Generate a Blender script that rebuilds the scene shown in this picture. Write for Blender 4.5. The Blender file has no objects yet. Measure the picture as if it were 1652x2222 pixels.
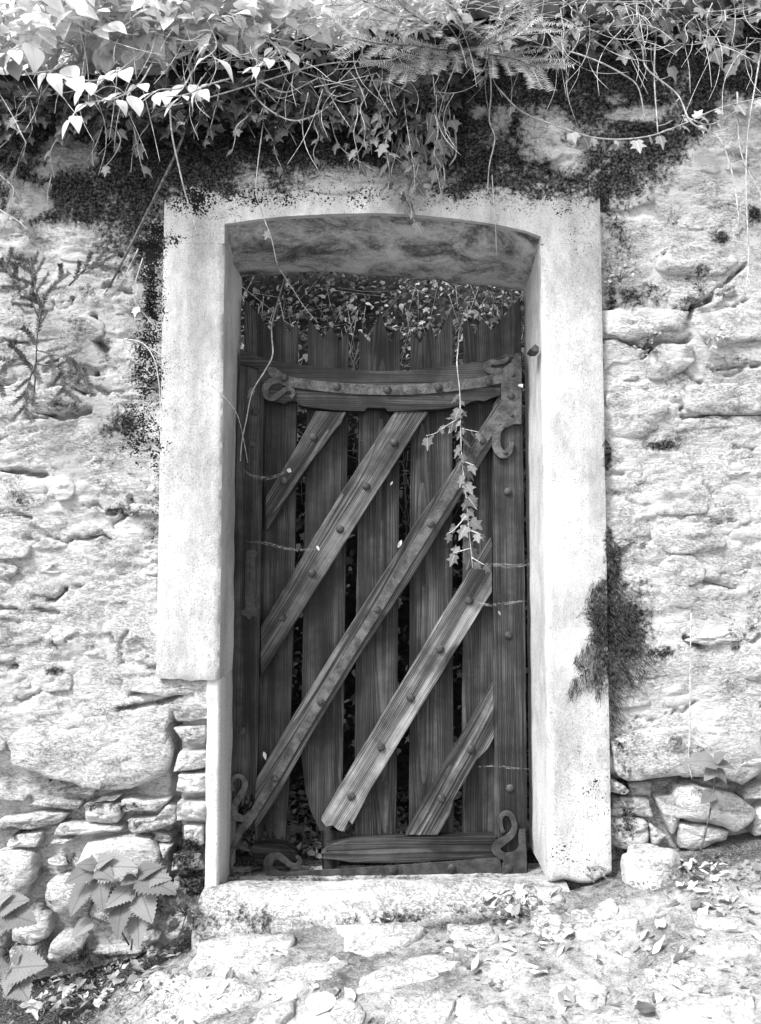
import bpy, bmesh, math, random
import numpy as np
from mathutils import Vector, Matrix, noise as mn

R = math.radians
rnd = random.Random(7)
scn = bpy.context.scene
COL = scn.collection

# ------------------------------------------------------------------ camera
CAM_D, CAM_Z, PITCH, FPX = 2.5, 1.14, R(3.3), 1634.0
cam = bpy.data.cameras.new('camera')
cam.sensor_fit = 'VERTICAL'; cam.sensor_height = 36.0
cam.lens = FPX / 2222.0 * 36.0
cam.clip_start = 0.05; cam.clip_end = 500
camo = bpy.data.objects.new('camera', cam); COL.objects.link(camo)
camo.location = (0, -CAM_D, CAM_Z); camo.rotation_euler = (R(90) + PITCH, 0, 0)
scn.camera = camo

# ------------------------------------------------------------------ light
SUN_EL, SUN_AZ = R(50), R(-46)      # azimuth measured from straight behind the camera towards its left
w = bpy.data.worlds.new('World'); scn.world = w; w.use_nodes = True
nt = w.node_tree; nt.nodes.clear()
sky = nt.nodes.new('ShaderNodeTexSky'); sky.sky_type = 'NISHITA'; sky.sun_disc = False
sky.sun_elevation = SUN_EL; sky.sun_rotation = R(180) - SUN_AZ; sky.dust_density = 3.0; sky.air_density = 1.0
bw = nt.nodes.new('ShaderNodeRGBToBW'); bg = nt.nodes.new('ShaderNodeBackground'); wo = nt.nodes.new('ShaderNodeOutputWorld')
bg.inputs['Strength'].default_value = 0.10
nt.links.new(sky.outputs[0], bw.inputs[0]); nt.links.new(bw.outputs[0], bg.inputs['Color']); nt.links.new(bg.outputs[0], wo.inputs[0])
sd = bpy.data.lights.new('sun', 'SUN'); sd.energy = 1.5; sd.angle = R(12); sd.color = (1, 1, 1)
so = bpy.data.objects.new('sun', sd); COL.objects.link(so)
sdir = Vector((math.sin(SUN_AZ) * math.cos(SUN_EL), -math.cos(SUN_AZ) * math.cos(SUN_EL), math.sin(SUN_EL)))
so.rotation_euler = (-sdir).to_track_quat('-Z', 'Y').to_euler()
vs = scn.view_settings
vs.view_transform = 'Standard'; vs.look = 'None'; vs.gamma = 1.0; vs.use_curve_mapping = False
vs.exposure = 1.78
scn.cycles.max_bounces = 5; scn.cycles.diffuse_bounces = 3; scn.cycles.glossy_bounces = 1; scn.cycles.transmission_bounces = 3; scn.cycles.transparent_max_bounces = 8
scn.cycles.use_denoising = True

# ------------------------------------------------------------------ helpers
CT, ST = math.cos(PITCH), math.sin(PITCH)
def ray(px, py):
    xc = (px - 826.0) / FPX; yc = (1111.0 - py) / FPX
    return xc, CT - yc * ST, ST + yc * CT
def P(px, py, Y):
    x, f, u = ray(px, py); t = (Y + CAM_D) / f
    return Vector((x * t, Y, CAM_Z + u * t))
def unproj(X, Y, Z):
    dy = Y + CAM_D; dz = Z - CAM_Z
    dep = dy * CT + dz * ST
    return 826 + FPX * X / dep, 1111 - FPX * (-dy * ST + dz * CT) / dep
def sstep(a, b, x):
    t = np.clip((np.asarray(x, float) - a) / (b - a), 0, 1); return t * t * (3 - 2 * t)
def _hash(ix, iy, s):
    h = (ix.astype(np.int64) * 374761393 + iy.astype(np.int64) * 668265263 + s * 2147483647 + 1013904223) & 0xFFFFFFFF
    h = ((h ^ (h >> 13)) * 1274126177) & 0xFFFFFFFF
    return ((h ^ (h >> 16)) & 0xFFFF) / 65535.0
def vn(x, y, s=0):
    x = np.asarray(x, float); y = np.asarray(y, float)
    ix = np.floor(x); iy = np.floor(y); fx = x - ix; fy = y - iy
    fx = fx * fx * fx * (fx * (fx * 6 - 15) + 10); fy = fy * fy * fy * (fy * (fy * 6 - 15) + 10)
    a = _hash(ix, iy, s); b = _hash(ix + 1, iy, s); c = _hash(ix, iy + 1, s); d = _hash(ix + 1, iy + 1, s)
    return (a + (b - a) * fx) * (1 - fy) + (c + (d - c) * fx) * fy - 0.5
def fbm(x, y, o=5, s=0, g=0.5):
    t = 0; a = 1.0; f = 1.0
    for i in range(o):
        t = t + a * vn(np.asarray(x) * f + 17.3 * i, np.asarray(y) * f + 9.1 * i, s + i); a *= g; f *= 2.03
    return t
def tag(o, label=None, cat=None, group=None, kind=None):
    if label: o['label'] = label
    if cat: o['category'] = cat
    if group: o['group'] = group
    if kind: o['kind'] = kind
    return o
def thing(name, loc, label, cat, group=None):
    o = bpy.data.objects.new(name, None); COL.objects.link(o); o.location = loc; o.empty_display_size = 0.05
    return tag(o, label, cat, group)
def link(name, me, parent=None, loc=None, mat=None, kind=None):
    o = bpy.data.objects.new(name, me); COL.objects.link(o)
    if loc is not None: o.location = loc
    if parent is not None: o.parent = parent
    if mat is not None and not me.materials: me.materials.append(mat)
    if kind: o['kind'] = kind
    return o
def ploc(p):
    v = Vector((0, 0, 0))
    while p is not None: v = v + Vector(p.location); p = p.parent
    return v
def mesh(name, verts, faces, smooth=True, attrs=None, uvs=None):
    me = bpy.data.meshes.new(name)
    me.from_pydata(verts if isinstance(verts, list) else np.asarray(verts, float).tolist(), [], faces if isinstance(faces, list) else np.asarray(faces).tolist())
    if smooth: me.polygons.foreach_set('use_smooth', np.ones(len(me.polygons), bool))
    if attrs:
        for k, v in attrs.items():
            a = me.attributes.new(k, 'FLOAT', 'POINT'); a.data.foreach_set('value', np.asarray(v, np.float32))
    if uvs is not None:
        ul = me.uv_layers.new(name='uv'); li = np.zeros(len(me.loops), np.int32); me.loops.foreach_get('vertex_index', li)
        ul.data.foreach_set('uv', np.asarray(uvs, np.float32)[li].ravel())
    me.update(); return me
def wmesh(name, verts, faces, mat, parent=None, smooth=True, attrs=None, kind=None, uvs=None):
    """mesh given in world coordinates; its origin goes to its centre"""
    v = np.asarray(verts, float); c = (v.max(0) + v.min(0)) / 2
    me = mesh(name, v - c, faces, smooth, attrs, uvs)
    base = ploc(parent) if parent is not None else Vector((0, 0, 0))
    return link(name, me, parent, Vector(c) - base, mat, kind)
def catmull(pts, n=6):
    pts = [np.asarray(p, float) for p in pts]
    if len(pts) < 3: return [pts[0] + (pts[-1] - pts[0]) * k / n for k in range(n + 1)]
    out = []
    q = [2 * pts[0] - pts[1]] + pts + [2 * pts[-1] - pts[-2]]
    for i in range(1, len(q) - 2):
        for k in range(n):
            t = k / n
            out.append(0.5 * ((2 * q[i]) + (-q[i-1] + q[i+1]) * t + (2*q[i-1] - 5*q[i] + 4*q[i+1] - q[i+2]) * t*t + (-q[i-1] + 3*q[i] - 3*q[i+1] + q[i+2]) * t**3))
    out.append(pts[-1]); return out
class Bag:
    def __init__(s): s.v = []; s.f = []; s.uv = []; s.n = 0
    def tube(s, pts, r0, r1=None, n=5, wob=0.0):
        r1 = r0 if r1 is None else r1
        pts = [Vector(p) for p in pts]; m = len(pts); up = Vector((0.31, 0.27, 0.91)); b0 = s.n
        for i, p in enumerate(pts):
            d = (pts[min(i+1, m-1)] - pts[max(i-1, 0)])
            d = d.normalized() if d.length > 1e-9 else Vector((0, 0, 1))
            a = d.cross(up); a = a.normalized() if a.length > 1e-3 else d.orthogonal().normalized(); b = d.cross(a)
            r = r0 + (r1 - r0) * i / max(1, m - 1)
            if wob: r *= 1 + wob * rnd.uniform(-1, 1)
            for k in range(n):
                an = 2 * math.pi * k / n
                s.v.append(p + (a * math.cos(an) + b * math.sin(an)) * r); s.uv.append((0.5, 0.5))
        for i in range(m - 1):
            for k in range(n):
                k2 = (k + 1) % n
                s.f.append((b0 + i*n + k, b0 + i*n + k2, b0 + (i+1)*n + k2, b0 + (i+1)*n + k))
        s.f.append(tuple(b0 + k for k in range(n))[::-1]); s.f.append(tuple(b0 + (m-1)*n + k for k in range(n)))
        s.n += m * n
    def add(s, tv, tf, M, tuv=None):
        b = s.n
        for i, q in enumerate(tv): s.v.append(M @ Vector(q)); s.uv.append(tuv[i] if tuv is not None else (0.5, 0.5))
        for f in tf: s.f.append(tuple(b + i for i in f))
        s.n += len(tv)
    def build(s, name, mat, parent=None, smooth=True, kind=None):
        return wmesh(name, [tuple(q) for q in s.v], s.f, mat, parent, smooth, None, kind, s.uv)

# ------------------------------------------------------------------ materials (black and white photograph: neutral greys)
class NT:
    def __init__(s, name):
        s.m = bpy.data.materials.new(name); s.m.use_nodes = True; s.t = s.m.node_tree; s.t.nodes.clear()
        s.out = s.n('ShaderNodeOutputMaterial')
    def n(s, ty, **kw):
        o = s.t.nodes.new(ty)
        for k, v in kw.items(): setattr(o, k, v)
        return o
    def l(s, a, b): s.t.links.new(a, b)
    def put(s, sock, v):
        if isinstance(v, (int, float)): sock.default_value = v
        elif isinstance(v, tuple): sock.default_value = v
        else: s.l(v, sock)
    def math(s, op, a, b=0.0, c=0.0, clamp=False):
        o = s.n('ShaderNodeMath', operation=op, use_clamp=clamp)
        s.put(o.inputs[0], a); s.put(o.inputs[1], b); s.put(o.inputs[2], c); return o.outputs[0]
    def pos(s): return s.n('ShaderNodeNewGeometry').outputs['Position']
    def objc(s): return s.n('ShaderNodeTexCoord').outputs['Object']
    def rand(s): return s.n('ShaderNodeObjectInfo').outputs['Random']
    def attr(s, name): return s.n('ShaderNodeAttribute', attribute_name=name).outputs['Fac']
    def scale(s, vec, sc, off=None):
        o = s.n('ShaderNodeVectorMath', operation='MULTIPLY'); s.l(vec, o.inputs[0]); o.inputs[1].default_value = sc
        if off is None: return o.outputs[0]
        a = s.n('ShaderNodeVectorMath', operation='ADD'); s.l(o.outputs[0], a.inputs[0]); s.l(off, a.inputs[1]); return a.outputs[0]
    def noise(s, vec, sc, det=5, ro=0.55, dist=0.0):
        o = s.n('ShaderNodeTexNoise'); s.l(vec, o.inputs['Vector']); o.inputs['Scale'].default_value = sc
        o.inputs['Detail'].default_value = det; o.inputs['Roughness'].default_value = ro; o.inputs['Distortion'].default_value = dist
        return o.outputs['Fac']
    def voro(s, vec, sc, feature='F1'):
        o = s.n('ShaderNodeTexVoronoi', feature=feature); s.l(vec, o.inputs['Vector']); o.inputs['Scale'].default_value = sc; return o.outputs['Distance']
    def ss(s, v, a, b, lo=0.0, hi=1.0):
        o = s.n('ShaderNodeMapRange', interpolation_type='SMOOTHSTEP'); s.put(o.inputs[0], v)
        o.inputs[1].default_value = a; o.inputs[2].default_value = b; o.inputs[3].default_value = lo; o.inputs[4].default_value = hi
        return o.outputs[0]
    def mix(s, f, a, b):
        o = s.n('ShaderNodeMix', data_type='FLOAT'); s.put(o.inputs[0], f); s.put(o.inputs[2], a); s.put(o.inputs[3], b); return o.outputs[0]
    def bump(s, h, st, dist=0.01, nrm=None):
        o = s.n('ShaderNodeBump'); o.inputs['Strength'].default_value = st; o.inputs['Distance'].default_value = dist
        s.l(h, o.inputs['Height'])
        if nrm is not None: s.l(nrm, o.inputs['Normal'])
        return o.outputs[0]
    def bsdf(s, col, rough=0.9, nrm=None, spec=0.3, metal=0.0):
        o = s.n('ShaderNodeBsdfPrincipled'); s.put(o.inputs['Base Color'], col); s.put(o.inputs['Roughness'], rough)
        o.inputs['Specular IOR Level'].default_value = spec; o.inputs['Metallic'].default_value = metal
        if nrm is not None: s.l(nrm, o.inputs['Normal'])
        return o
    def done(s, sh): s.l(sh, s.out.inputs['Surface']); return s.m

def moss_mask(m, p, attr='moss', lo=0.36, hi=0.74):
    a = m.attr(attr)
    n1 = m.noise(p, 6, 10, 0.72, 0.4); n2 = m.noise(p, 70, 6, 0.78)
    v = m.math('ADD', a, m.math('MULTIPLY', m.math('SUBTRACT', n1, 0.5), 2.3))
    v = m.math('ADD', v, m.math('MULTIPLY', m.math('SUBTRACT', n2, 0.5), 1.5))
    k = m.ss(v, lo, hi)
    return m.math('MULTIPLY', k, m.ss(a, 0.06, 0.2))
def lichen(m, p, attr='lich'):
    a = m.attr(attr)
    d = m.noise(p, 150, 3, 0.6); e = m.noise(p, 30, 4, 0.6)
    v = m.math('ADD', m.math('ADD', m.math('MULTIPLY', a, 0.34), d), m.math('MULTIPLY', m.math('SUBTRACT', e, 0.5), 0.5))
    return m.math('MULTIPLY', m.ss(v, 0.70, 0.76), m.ss(a, 0.02, 0.1))

def mat_stone(name, light=0.53, dark=0.12, veil=1.0):
    m = NT(name); p = m.pos()
    ps = m.scale(p, (1.0, 1.0, 2.4))
    big = m.noise(ps, 5.5, 9, 0.66, 0.6)
    med = m.noise(ps, 22, 7, 0.68, 0.8)
    fin = m.noise(p, 130, 4, 0.65)
    rid = m.math('ABSOLUTE', m.math('SUBTRACT', m.noise(ps, 26, 8, 0.62, 1.2), 0.5))
    line = m.ss(rid, 0.0, 0.03, 1.0, 0.0)
    line = m.math('MULTIPLY', line, m.ss(m.noise(p, 7, 3), 0.38, 0.52))
    v = m.math('ADD', m.math('MULTIPLY', big, 0.95), m.math('ADD', m.math('MULTIPLY', med, 0.40), m.math('MULTIPLY', fin, 0.40)))
    t = m.ss(v, 0.60, 0.88)
    c = m.mix(t, dark, light)
    gr = m.ss(m.noise(ps, 75, 5, .7, .5), .34, .58, .42, 1.0)
    c = m.math('MULTIPLY', c, m.mix(m.ss(m.noise(p, 5, 4, .55), .46, .64), 1.0, gr))
    c = m.math('MULTIPLY', c, m.math('ADD', 0.93, m.math('MULTIPLY', m.rand(), 0.12)))
    c = m.mix(m.math('MULTIPLY', line, 0.5), c, 0.05)
    sp = m.ss(m.noise(p, 210, 2), 0.66, 0.72)
    c = m.mix(m.math('MULTIPLY', sp, 0.55), c, 0.08)
    mk = moss_mask(m, p)
    c = m.mix(mk, c, m.mix(m.ss(m.noise(p, 110, 6, .75), .42, .68), 0.004, 0.14))
    c = m.mix(lichen(m, p), c, 0.015)
    h = m.math('ADD', m.math('MULTIPLY', med, 0.9), m.math('MULTIPLY', fin, 0.25))
    h = m.math('SUBTRACT', h, m.math('MULTIPLY', line, 0.2))
    h = m.math('ADD', h, m.math('MULTIPLY', mk, m.math('MULTIPLY', m.noise(p, 120, 4), 1.2)))
    nr = m.bump(h, 0.65, 0.018)
    return m.done(m.bsdf(c, 0.95, nr, 0.15).outputs[0])
def mat_render(name, light=0.60, dark=0.32, streak=(1, 1, 0.5)):
    m = NT(name); p = m.pos()
    ps = m.scale(p, streak)
    big = m.noise(ps, 4.5, 7, 0.62); fin = m.noise(p, 230, 3, 0.7); med = m.noise(ps, 45, 6, 0.7)
    v = m.math('ADD', m.math('MULTIPLY', big, 0.9), m.math('ADD', m.math('MULTIPLY', fin, 0.55), m.math('MULTIPLY', med, 0.4)))
    c = m.mix(m.ss(v, 0.70, 1.08), dark, light)
    pit = m.ss(m.noise(p, 170, 4, 0.7), 0.54, 0.66)
    c = m.mix(m.math('MULTIPLY', pit, m.ss(m.noise(p, 6, 4), .35, .6, .25, .7)), c, 0.14)
    c = m.mix(m.ss(m.noise(m.scale(p, (9, 9, .8)), 1.0, 5, .6), .54, .72, 0.0, .35), c, 0.16)
    c = m.mix(moss_mask(m, p), c, m.mix(m.ss(m.noise(p, 110, 6, .75), .42, .68), 0.004, 0.14))
    c = m.mix(lichen(m, p), c, 0.012)
    nr = m.bump(m.math('ADD', fin, m.math('MULTIPLY', med, 0.8)), 0.45, 0.006)
    return m.done(m.bsdf(c, 0.95, nr, 0.15).outputs[0])
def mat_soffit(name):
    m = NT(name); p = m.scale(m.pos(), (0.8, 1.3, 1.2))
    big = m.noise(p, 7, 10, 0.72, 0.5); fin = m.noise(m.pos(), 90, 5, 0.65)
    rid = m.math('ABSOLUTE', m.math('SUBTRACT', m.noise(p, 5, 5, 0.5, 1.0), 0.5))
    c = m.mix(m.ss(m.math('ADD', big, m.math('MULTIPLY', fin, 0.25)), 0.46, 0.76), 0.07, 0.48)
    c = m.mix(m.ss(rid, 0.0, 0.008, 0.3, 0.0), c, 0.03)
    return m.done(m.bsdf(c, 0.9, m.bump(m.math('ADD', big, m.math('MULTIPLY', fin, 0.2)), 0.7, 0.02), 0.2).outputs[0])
def mat_wood(name, dark=0.003, light=0.068, spec=0.35):
    m = NT(name); o = m.objc()
    cb = m.n('ShaderNodeCombineXYZ'); r = m.rand(); m.l(m.math('MULTIPLY', r, 7.3), cb.inputs[0]); m.l(m.math('MULTIPLY', r, 3.1), cb.inputs[1]); m.l(m.math('MULTIPLY', r, 41.0), cb.inputs[2])
    q = m.scale(o, (1, 1, 1), cb.outputs[0])
    fib = m.noise(m.scale(q, (190, 60, 3.0)), 1.0, 5, 0.6)
    broad = m.noise(m.scale(q, (26, 10, 1.4)), 1.0, 5, 0.6, 0.4)
    wv = m.n('ShaderNodeTexWave', wave_type='RINGS', rings_direction='SPHERICAL', wave_profile='SAW')
    cb2 = m.n('ShaderNodeCombineXYZ'); m.l(m.math('MULTIPLY', m.math('SUBTRACT', r, 0.5), 0.22), cb2.inputs[0]); cb2.inputs[1].default_value = 0.05; m.l(m.math('MULTIPLY', m.math('SUBTRACT', r, 0.3), 0.05), cb2.inputs[2])
    wq = m.n('ShaderNodeVectorMath', operation='ADD'); m.l(m.scale(o, (1, 0.6, 0.045), cb2.outputs[0]), wq.inputs[0])
    wob = m.n('ShaderNodeCombineXYZ'); m.l(m.math('MULTIPLY', m.noise(m.scale(q, (6, 6, 1.3)), 1.0, 3), 0.05), wob.inputs[0]); m.l(wob.outputs[0], wq.inputs[1])
    m.l(wq.outputs[0], wv.inputs['Vector'])
    wv.inputs['Scale'].default_value = 62; wv.inputs['Distortion'].default_value = 1.0; wv.inputs['Detail'].default_value = 3; wv.inputs['Detail Scale'].default_value = 2
    g = m.math('ADD', m.math('MULTIPLY', wv.outputs['Fac'], 0.30), m.math('MULTIPLY', fib, m.mix(m.ss(m.noise(m.scale(q, (30, 12, 0.9)), 1.0, 3), .35, .65), .55, 1.05)))
    dirt = m.noise(m.pos(), 7, 6, 0.65)
    t = m.ss(m.math('ADD', g, m.math('MULTIPLY', m.math('SUBTRACT', broad, 0.5), 0.8)), 0.30, 0.95)
    c = m.mix(t, dark, light)
    c = m.math('MULTIPLY', c, m.ss(dirt, 0.28, 0.70, 0.35, 1.5))
    kn = m.voro(m.scale(q, (5.5, 2, 2.2)), 1.0); kk = m.ss(kn, 0.07, 0.13, 1.0, 0.0); c = m.mix(m.math('MULTIPLY', kk, 0.8), c, 0.006)
    c = m.math('MULTIPLY', c, m.math('ADD', 0.8, m.math('MULTIPLY', r, 0.4)))
    sp = m.ss(m.noise(m.pos(), 170, 2), 0.75, 0.79)
    c = m.mix(m.math('MULTIPLY', sp, 0.5), c, 0.35)
    crack = m.ss(fib, 0.26, 0.34, 1.0, 0.0)
    c = m.mix(m.math('MULTIPLY', crack, 0.8), c, 0.005)
    nr = m.bump(m.math('SUBTRACT', g, m.math('MULTIPLY', crack, 0.4)), 0.5, 0.004)
    return m.done(m.bsdf(c, m.mix(fib, 0.5, 0.8), nr, spec).outputs[0])
def mat_iron(name, dark=0.03, light=0.135):
    m = NT(name); p = m.pos()
    n = m.noise(p, 28, 6, 0.65); pit = m.ss(m.noise(p, 230, 3, 0.6), 0.55, 0.64); v = m.noise(p, 90, 4, 0.6)
    c = m.mix(m.ss(n, 0.3, 0.7), dark, light)
    c = m.mix(m.math('MULTIPLY', pit, 0.8), c, 0.012)
    h = m.math('SUBTRACT', m.math('MULTIPLY', v, 0.5), pit)
    return m.done(m.bsdf(c, 0.6, m.bump(h, 0.6, 0.003), 0.4).outputs[0])
def mat_leaf(name, lo, hi, vein=0.7, trans=0.35, rough=0.5, spec=0.35, veindark=True, pw=1.5):
    m = NT(name); p = m.pos()
    uv = m.n('ShaderNodeUVMap', uv_map='uv'); sx = m.n('ShaderNodeSeparateXYZ'); m.l(uv.outputs[0], sx.inputs[0])
    u = m.math('ABSOLUTE', m.math('SUBTRACT', sx.outputs[0], 0.5))
    mid = m.ss(u, 0.012, 0.04, 1.0, 0.0)
    ph = m.math('SUBTRACT', m.math('MULTIPLY', sx.outputs[1], 9.0), m.math('MULTIPLY', u, 7.0))
    side = m.ss(m.math('ABSOLUTE', m.math('SUBTRACT', m.math('FRACT', ph), 0.5)), 0.03, 0.11, 1.0, 0.0)
    ve = m.math('MAXIMUM', mid, m.math('MULTIPLY', side, 0.6))
    bl = m.noise(p, 26, 5, 0.6)
    ri = m.math('FRACT', m.math('ADD', m.rand(), m.n('ShaderNodeNewGeometry').outputs['Random Per Island']))
    f = m.math('ADD', m.math('MULTIPLY', m.math('POWER', ri, pw), 0.8), m.math('MULTIPLY', m.ss(bl, 0.3, 0.7), 0.2 if pw < 3 else 0.06))
    c = m.mix(f, lo, hi)
    c = m.mix(m.math('MULTIPLY', ve, vein), c, (lo * 0.35 if veindark else min(0.9, hi * 1.5)))
    nr = m.bump(m.math('ADD', ve, bl), 0.35, 0.003)
    b = m.bsdf(c, rough, nr, spec)
    t = m.n('ShaderNodeBsdfTranslucent'); m.l(c, t.inputs['Color'])
    x = m.n('ShaderNodeMixShader'); x.inputs[0].default_value = trans; m.l(b.outputs[0], x.inputs[1]); m.l(t.outputs[0], x.inputs[2])
    return m.done(x.outputs[0])
def mat_plain(name, lo, hi, sc=40, rough=0.85, bump=0.4, spec=0.2):
    m = NT(name); p = m.pos(); n = m.noise(p, sc, 6, 0.65)
    c = m.mix(m.ss(n, 0.32, 0.68), lo, hi)
    return m.done(m.bsdf(c, rough, m.bump(n, bump, 0.006), spec).outputs[0])
def mat_ground(name):
    m = NT(name); p = m.pos()
    big = m.noise(p, 4.5, 8, 0.66, 0.5); med = m.noise(p, 30, 7, 0.7); fin = m.noise(p, 170, 4, 0.7)
    v = m.math('ADD', m.math('MULTIPLY', big, 0.75), m.math('ADD', m.math('MULTIPLY', med, 0.45), m.math('MULTIPLY', fin, 0.45)))
    soil = m.attr('soil')
    c = m.mix(m.ss(v, 0.66, 0.98), 0.10, 0.46)
    sv = m.math('ADD', soil, m.math('MULTIPLY', m.math('SUBTRACT', med, 0.5), 0.9))
    c = m.mix(m.ss(sv, 0.3, 0.7), c, m.mix(m.ss(fin, 0.42, 0.62), 0.012, 0.13))
    h = m.math('ADD', m.math('MULTIPLY', med, 0.8), m.math('MULTIPLY', fin, 0.5))
    return m.done(m.bsdf(c, 0.95, m.bump(h, 0.7, 0.012), 0.12).outputs[0])
def mat_web(name):
    m = NT(name); p = m.pos(); n = m.noise(m.scale(p, (1, 1, 3)), 60, 5, 0.7)
    d = m.n('ShaderNodeBsdfDiffuse'); d.inputs['Color'].default_value = (0.8, 0.8, 0.8, 1)
    t = m.n('ShaderNodeBsdfTransparent'); x = m.n('ShaderNodeMixShader'); m.l(m.ss(n, 0.42, 0.78, 0.01, 0.30), x.inputs[0])
    m.l(t.outputs[0], x.inputs[1]); m.l(d.outputs[0], x.inputs[2]); return m.done(x.outputs[0])

M = dict(
    stone=mat_stone('pale_stone'), mortar=mat_stone('lime_render', 0.53, 0.13), darkstone=mat_stone('grey_stone', 0.42, 0.14),
    render=mat_render('smooth_render'), soffit=mat_soffit('rough_soffit'), post=mat_render('streaked_render', 0.62, 0.30, (1, 1, 0.05)),
    wood=mat_wood('weathered_wood'), wood_pale=mat_wood('bleached_wood', 0.014, 0.24), wood_mid=mat_wood('greyed_wood', 0.006, 0.13), wood_rot=mat_wood('rotten_wood', 0.004, 0.05, 0.1),
    iron=mat_iron('pitted_iron'), bolt=mat_iron('bolt_iron', 0.02, 0.075),
    shrub=mat_leaf('pale_leaf', 0.80, 0.95, 0.10, 0.5, 0.6, 0.2), ivy=mat_leaf('ivy_leaf', 0.02, 0.12, 0.5, 0.2, 0.4, 0.4, False),  # bright top and shade beneath it are put into these two leaf albedos
    ivy_pale=mat_leaf('pale_ivy_leaf', 0.2, 0.6, 0.4, 0.25, 0.45, 0.4, False), ivy_mid=mat_leaf('mid_ivy_leaf', 0.06, 0.30, 0.5, 0.25, 0.45, 0.4, False),
    nettle=mat_leaf('nettle_leaf', 0.15, 0.30, 0.45, 0.25, 0.7, 0.2), herb=mat_leaf('herb_leaf', 0.14, 0.3, 0.3, 0.25, 0.6, 0.2),
    dead=mat_leaf('dead_leaf', 0.5, 0.85, 0.3, 0.15, 0.6, 0.3), dead_grey=mat_leaf('dull_dead_leaf', 0.1, 0.42, 0.3, 0.15, 0.7, 0.2),
    needle=mat_leaf('yew_needle', 0.25, 0.6, 0.0, 0.15, 0.5, 0.3), needle_dark=mat_leaf('dark_yew_needle', 0.012, 0.10, 0.0, 0.1, 0.5, 0.3),
    bank=mat_leaf('garden_leaf', 0.003, 0.95, 0.2, 0.2, 0.5, 0.3, True, 3.4),  # mostly near-black with few near-white leaves: dark gaps and highlights painted as albedo
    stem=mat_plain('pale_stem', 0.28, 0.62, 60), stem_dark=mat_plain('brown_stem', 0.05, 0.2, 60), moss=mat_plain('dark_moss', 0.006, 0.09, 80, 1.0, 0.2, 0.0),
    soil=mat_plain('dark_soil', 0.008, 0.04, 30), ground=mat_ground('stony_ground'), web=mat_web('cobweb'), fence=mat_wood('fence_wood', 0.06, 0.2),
)
# ------------------------------------------------------------------ ground
SX = np.linspace(-3.2, 3.2, 161)
SZ = np.interp(SX, [-3, -1.3, -.9, -.72, -.58, -.45, -.2, 0, .3, .6, 1.0, 1.4, 3], [-.45, -.26, -.19, -.13, -.05, -.008, .014, .022, .044, .088, .185, .25, .4])
SZ = np.convolve(np.pad(SZ, 2, 'edge'), np.ones(5) / 5, 'valid')
def gz(X, Y):
    X = np.asarray(X, float); Y = np.asarray(Y, float)
    street = np.interp(X, SX, SZ) + 0.010 * fbm(X * 3.1, Y * 3.1, 4, 3)
    inside = 0.03 + 0.03 * fbm(X * 2, Y * 2, 3, 5)
    k = sstep(0.08, 0.20, Y)
    return street * (1 - k) + inside * k
_qx = np.arange(-2.5, 2.51, .02); _qy = np.arange(-1.6, 1.61, .02); _qz = gz(*np.meshgrid(_qx, _qy)).tolist()
def gzf(x, y):
    u = min(max((x + 2.5) / .02, 0), 248.9); v = min(max((y + 1.6) / .02, 0), 158.9); i = int(u); j = int(v); u -= i; v -= j
    return (_qz[j][i] * (1 - u) + _qz[j][i+1] * u) * (1 - v) + (_qz[j+1][i] * (1 - u) + _qz[j+1][i+1] * u) * v
def G(px, py):
    x, f, u = ray(px, py); lo, hi = 0.5, 6.0
    for _ in range(40):
        t = (lo + hi) / 2
        if CAM_Z + u * t > gzf(x * t, f * t - CAM_D): lo = t
        else: hi = t
    return Vector((x * lo, f * lo - CAM_D, CAM_Z + u * lo))
# paving stones sunk in the street: outlines given in the ground plane
def stone_outline(pts, n, seed, wob):
    pts = np.asarray(pts, float); d = np.r_[0, np.cumsum(np.linalg.norm(np.diff(np.r_[pts, pts[:1]], axis=0), axis=1))]
    s = np.linspace(0, d[-1], n, endpoint=False); q = np.r_[pts, pts[:1]]
    o = np.c_[np.interp(s, d, q[:, 0]), np.interp(s, d, q[:, 1])]
    o = 0.8 * o + 0.1 * (np.roll(o, 1, 0) + np.roll(o, -1, 0))
    c = o.mean(0); r = o - c; an = np.arange(n) / n * 6.283
    k = 1 + wob * 2.2 * (vn(np.cos(an) * 2.2 + seed * 3.7, np.sin(an) * 2.2 + seed, seed) + 0.6 * vn(np.cos(an) * 6 + seed, np.sin(an) * 6, seed + 5))
    return c + r * k[:, None]
def inside_poly(x, y, poly):
    r = np.zeros(np.shape(x), bool); n = len(poly)
    for i in range(n):
        x1, y1 = poly[i]; x2, y2 = poly[(i + 1) % n]
        if y1 == y2: continue
        c = ((y1 > y) != (y2 > y)) & (x < (x2 - x1) * (y - y1) / (y2 - y1) + x1); r ^= c
    return r
gx = np.unique(np.round(np.r_[np.linspace(-40, -4, 10), np.linspace(-4, -1.35, 24), np.arange(-1.35, 1.36, 0.009), np.linspace(1.35, 4, 24), np.linspace(4, 40, 10)], 4))
gy = np.unique(np.round(np.r_[np.linspace(-40, -4, 10), np.linspace(-4, -0.75, 24), np.arange(-0.75, 0.26, 0.009), np.linspace(0.26, 1.3, 30), np.linspace(1.3, 8, 12), np.linspace(8, 40, 6)], 4))
GX, GY = np.meshgrid(gx, gy)
near = ((np.abs(GX) < 1.6) & (GY < 0.3) & (GY > -1.2)).astype(float)
GZ = gz(GX, GY) + near * (0.010 * fbm(GX * 14, GY * 14, 5, 11, 0.6))
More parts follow.
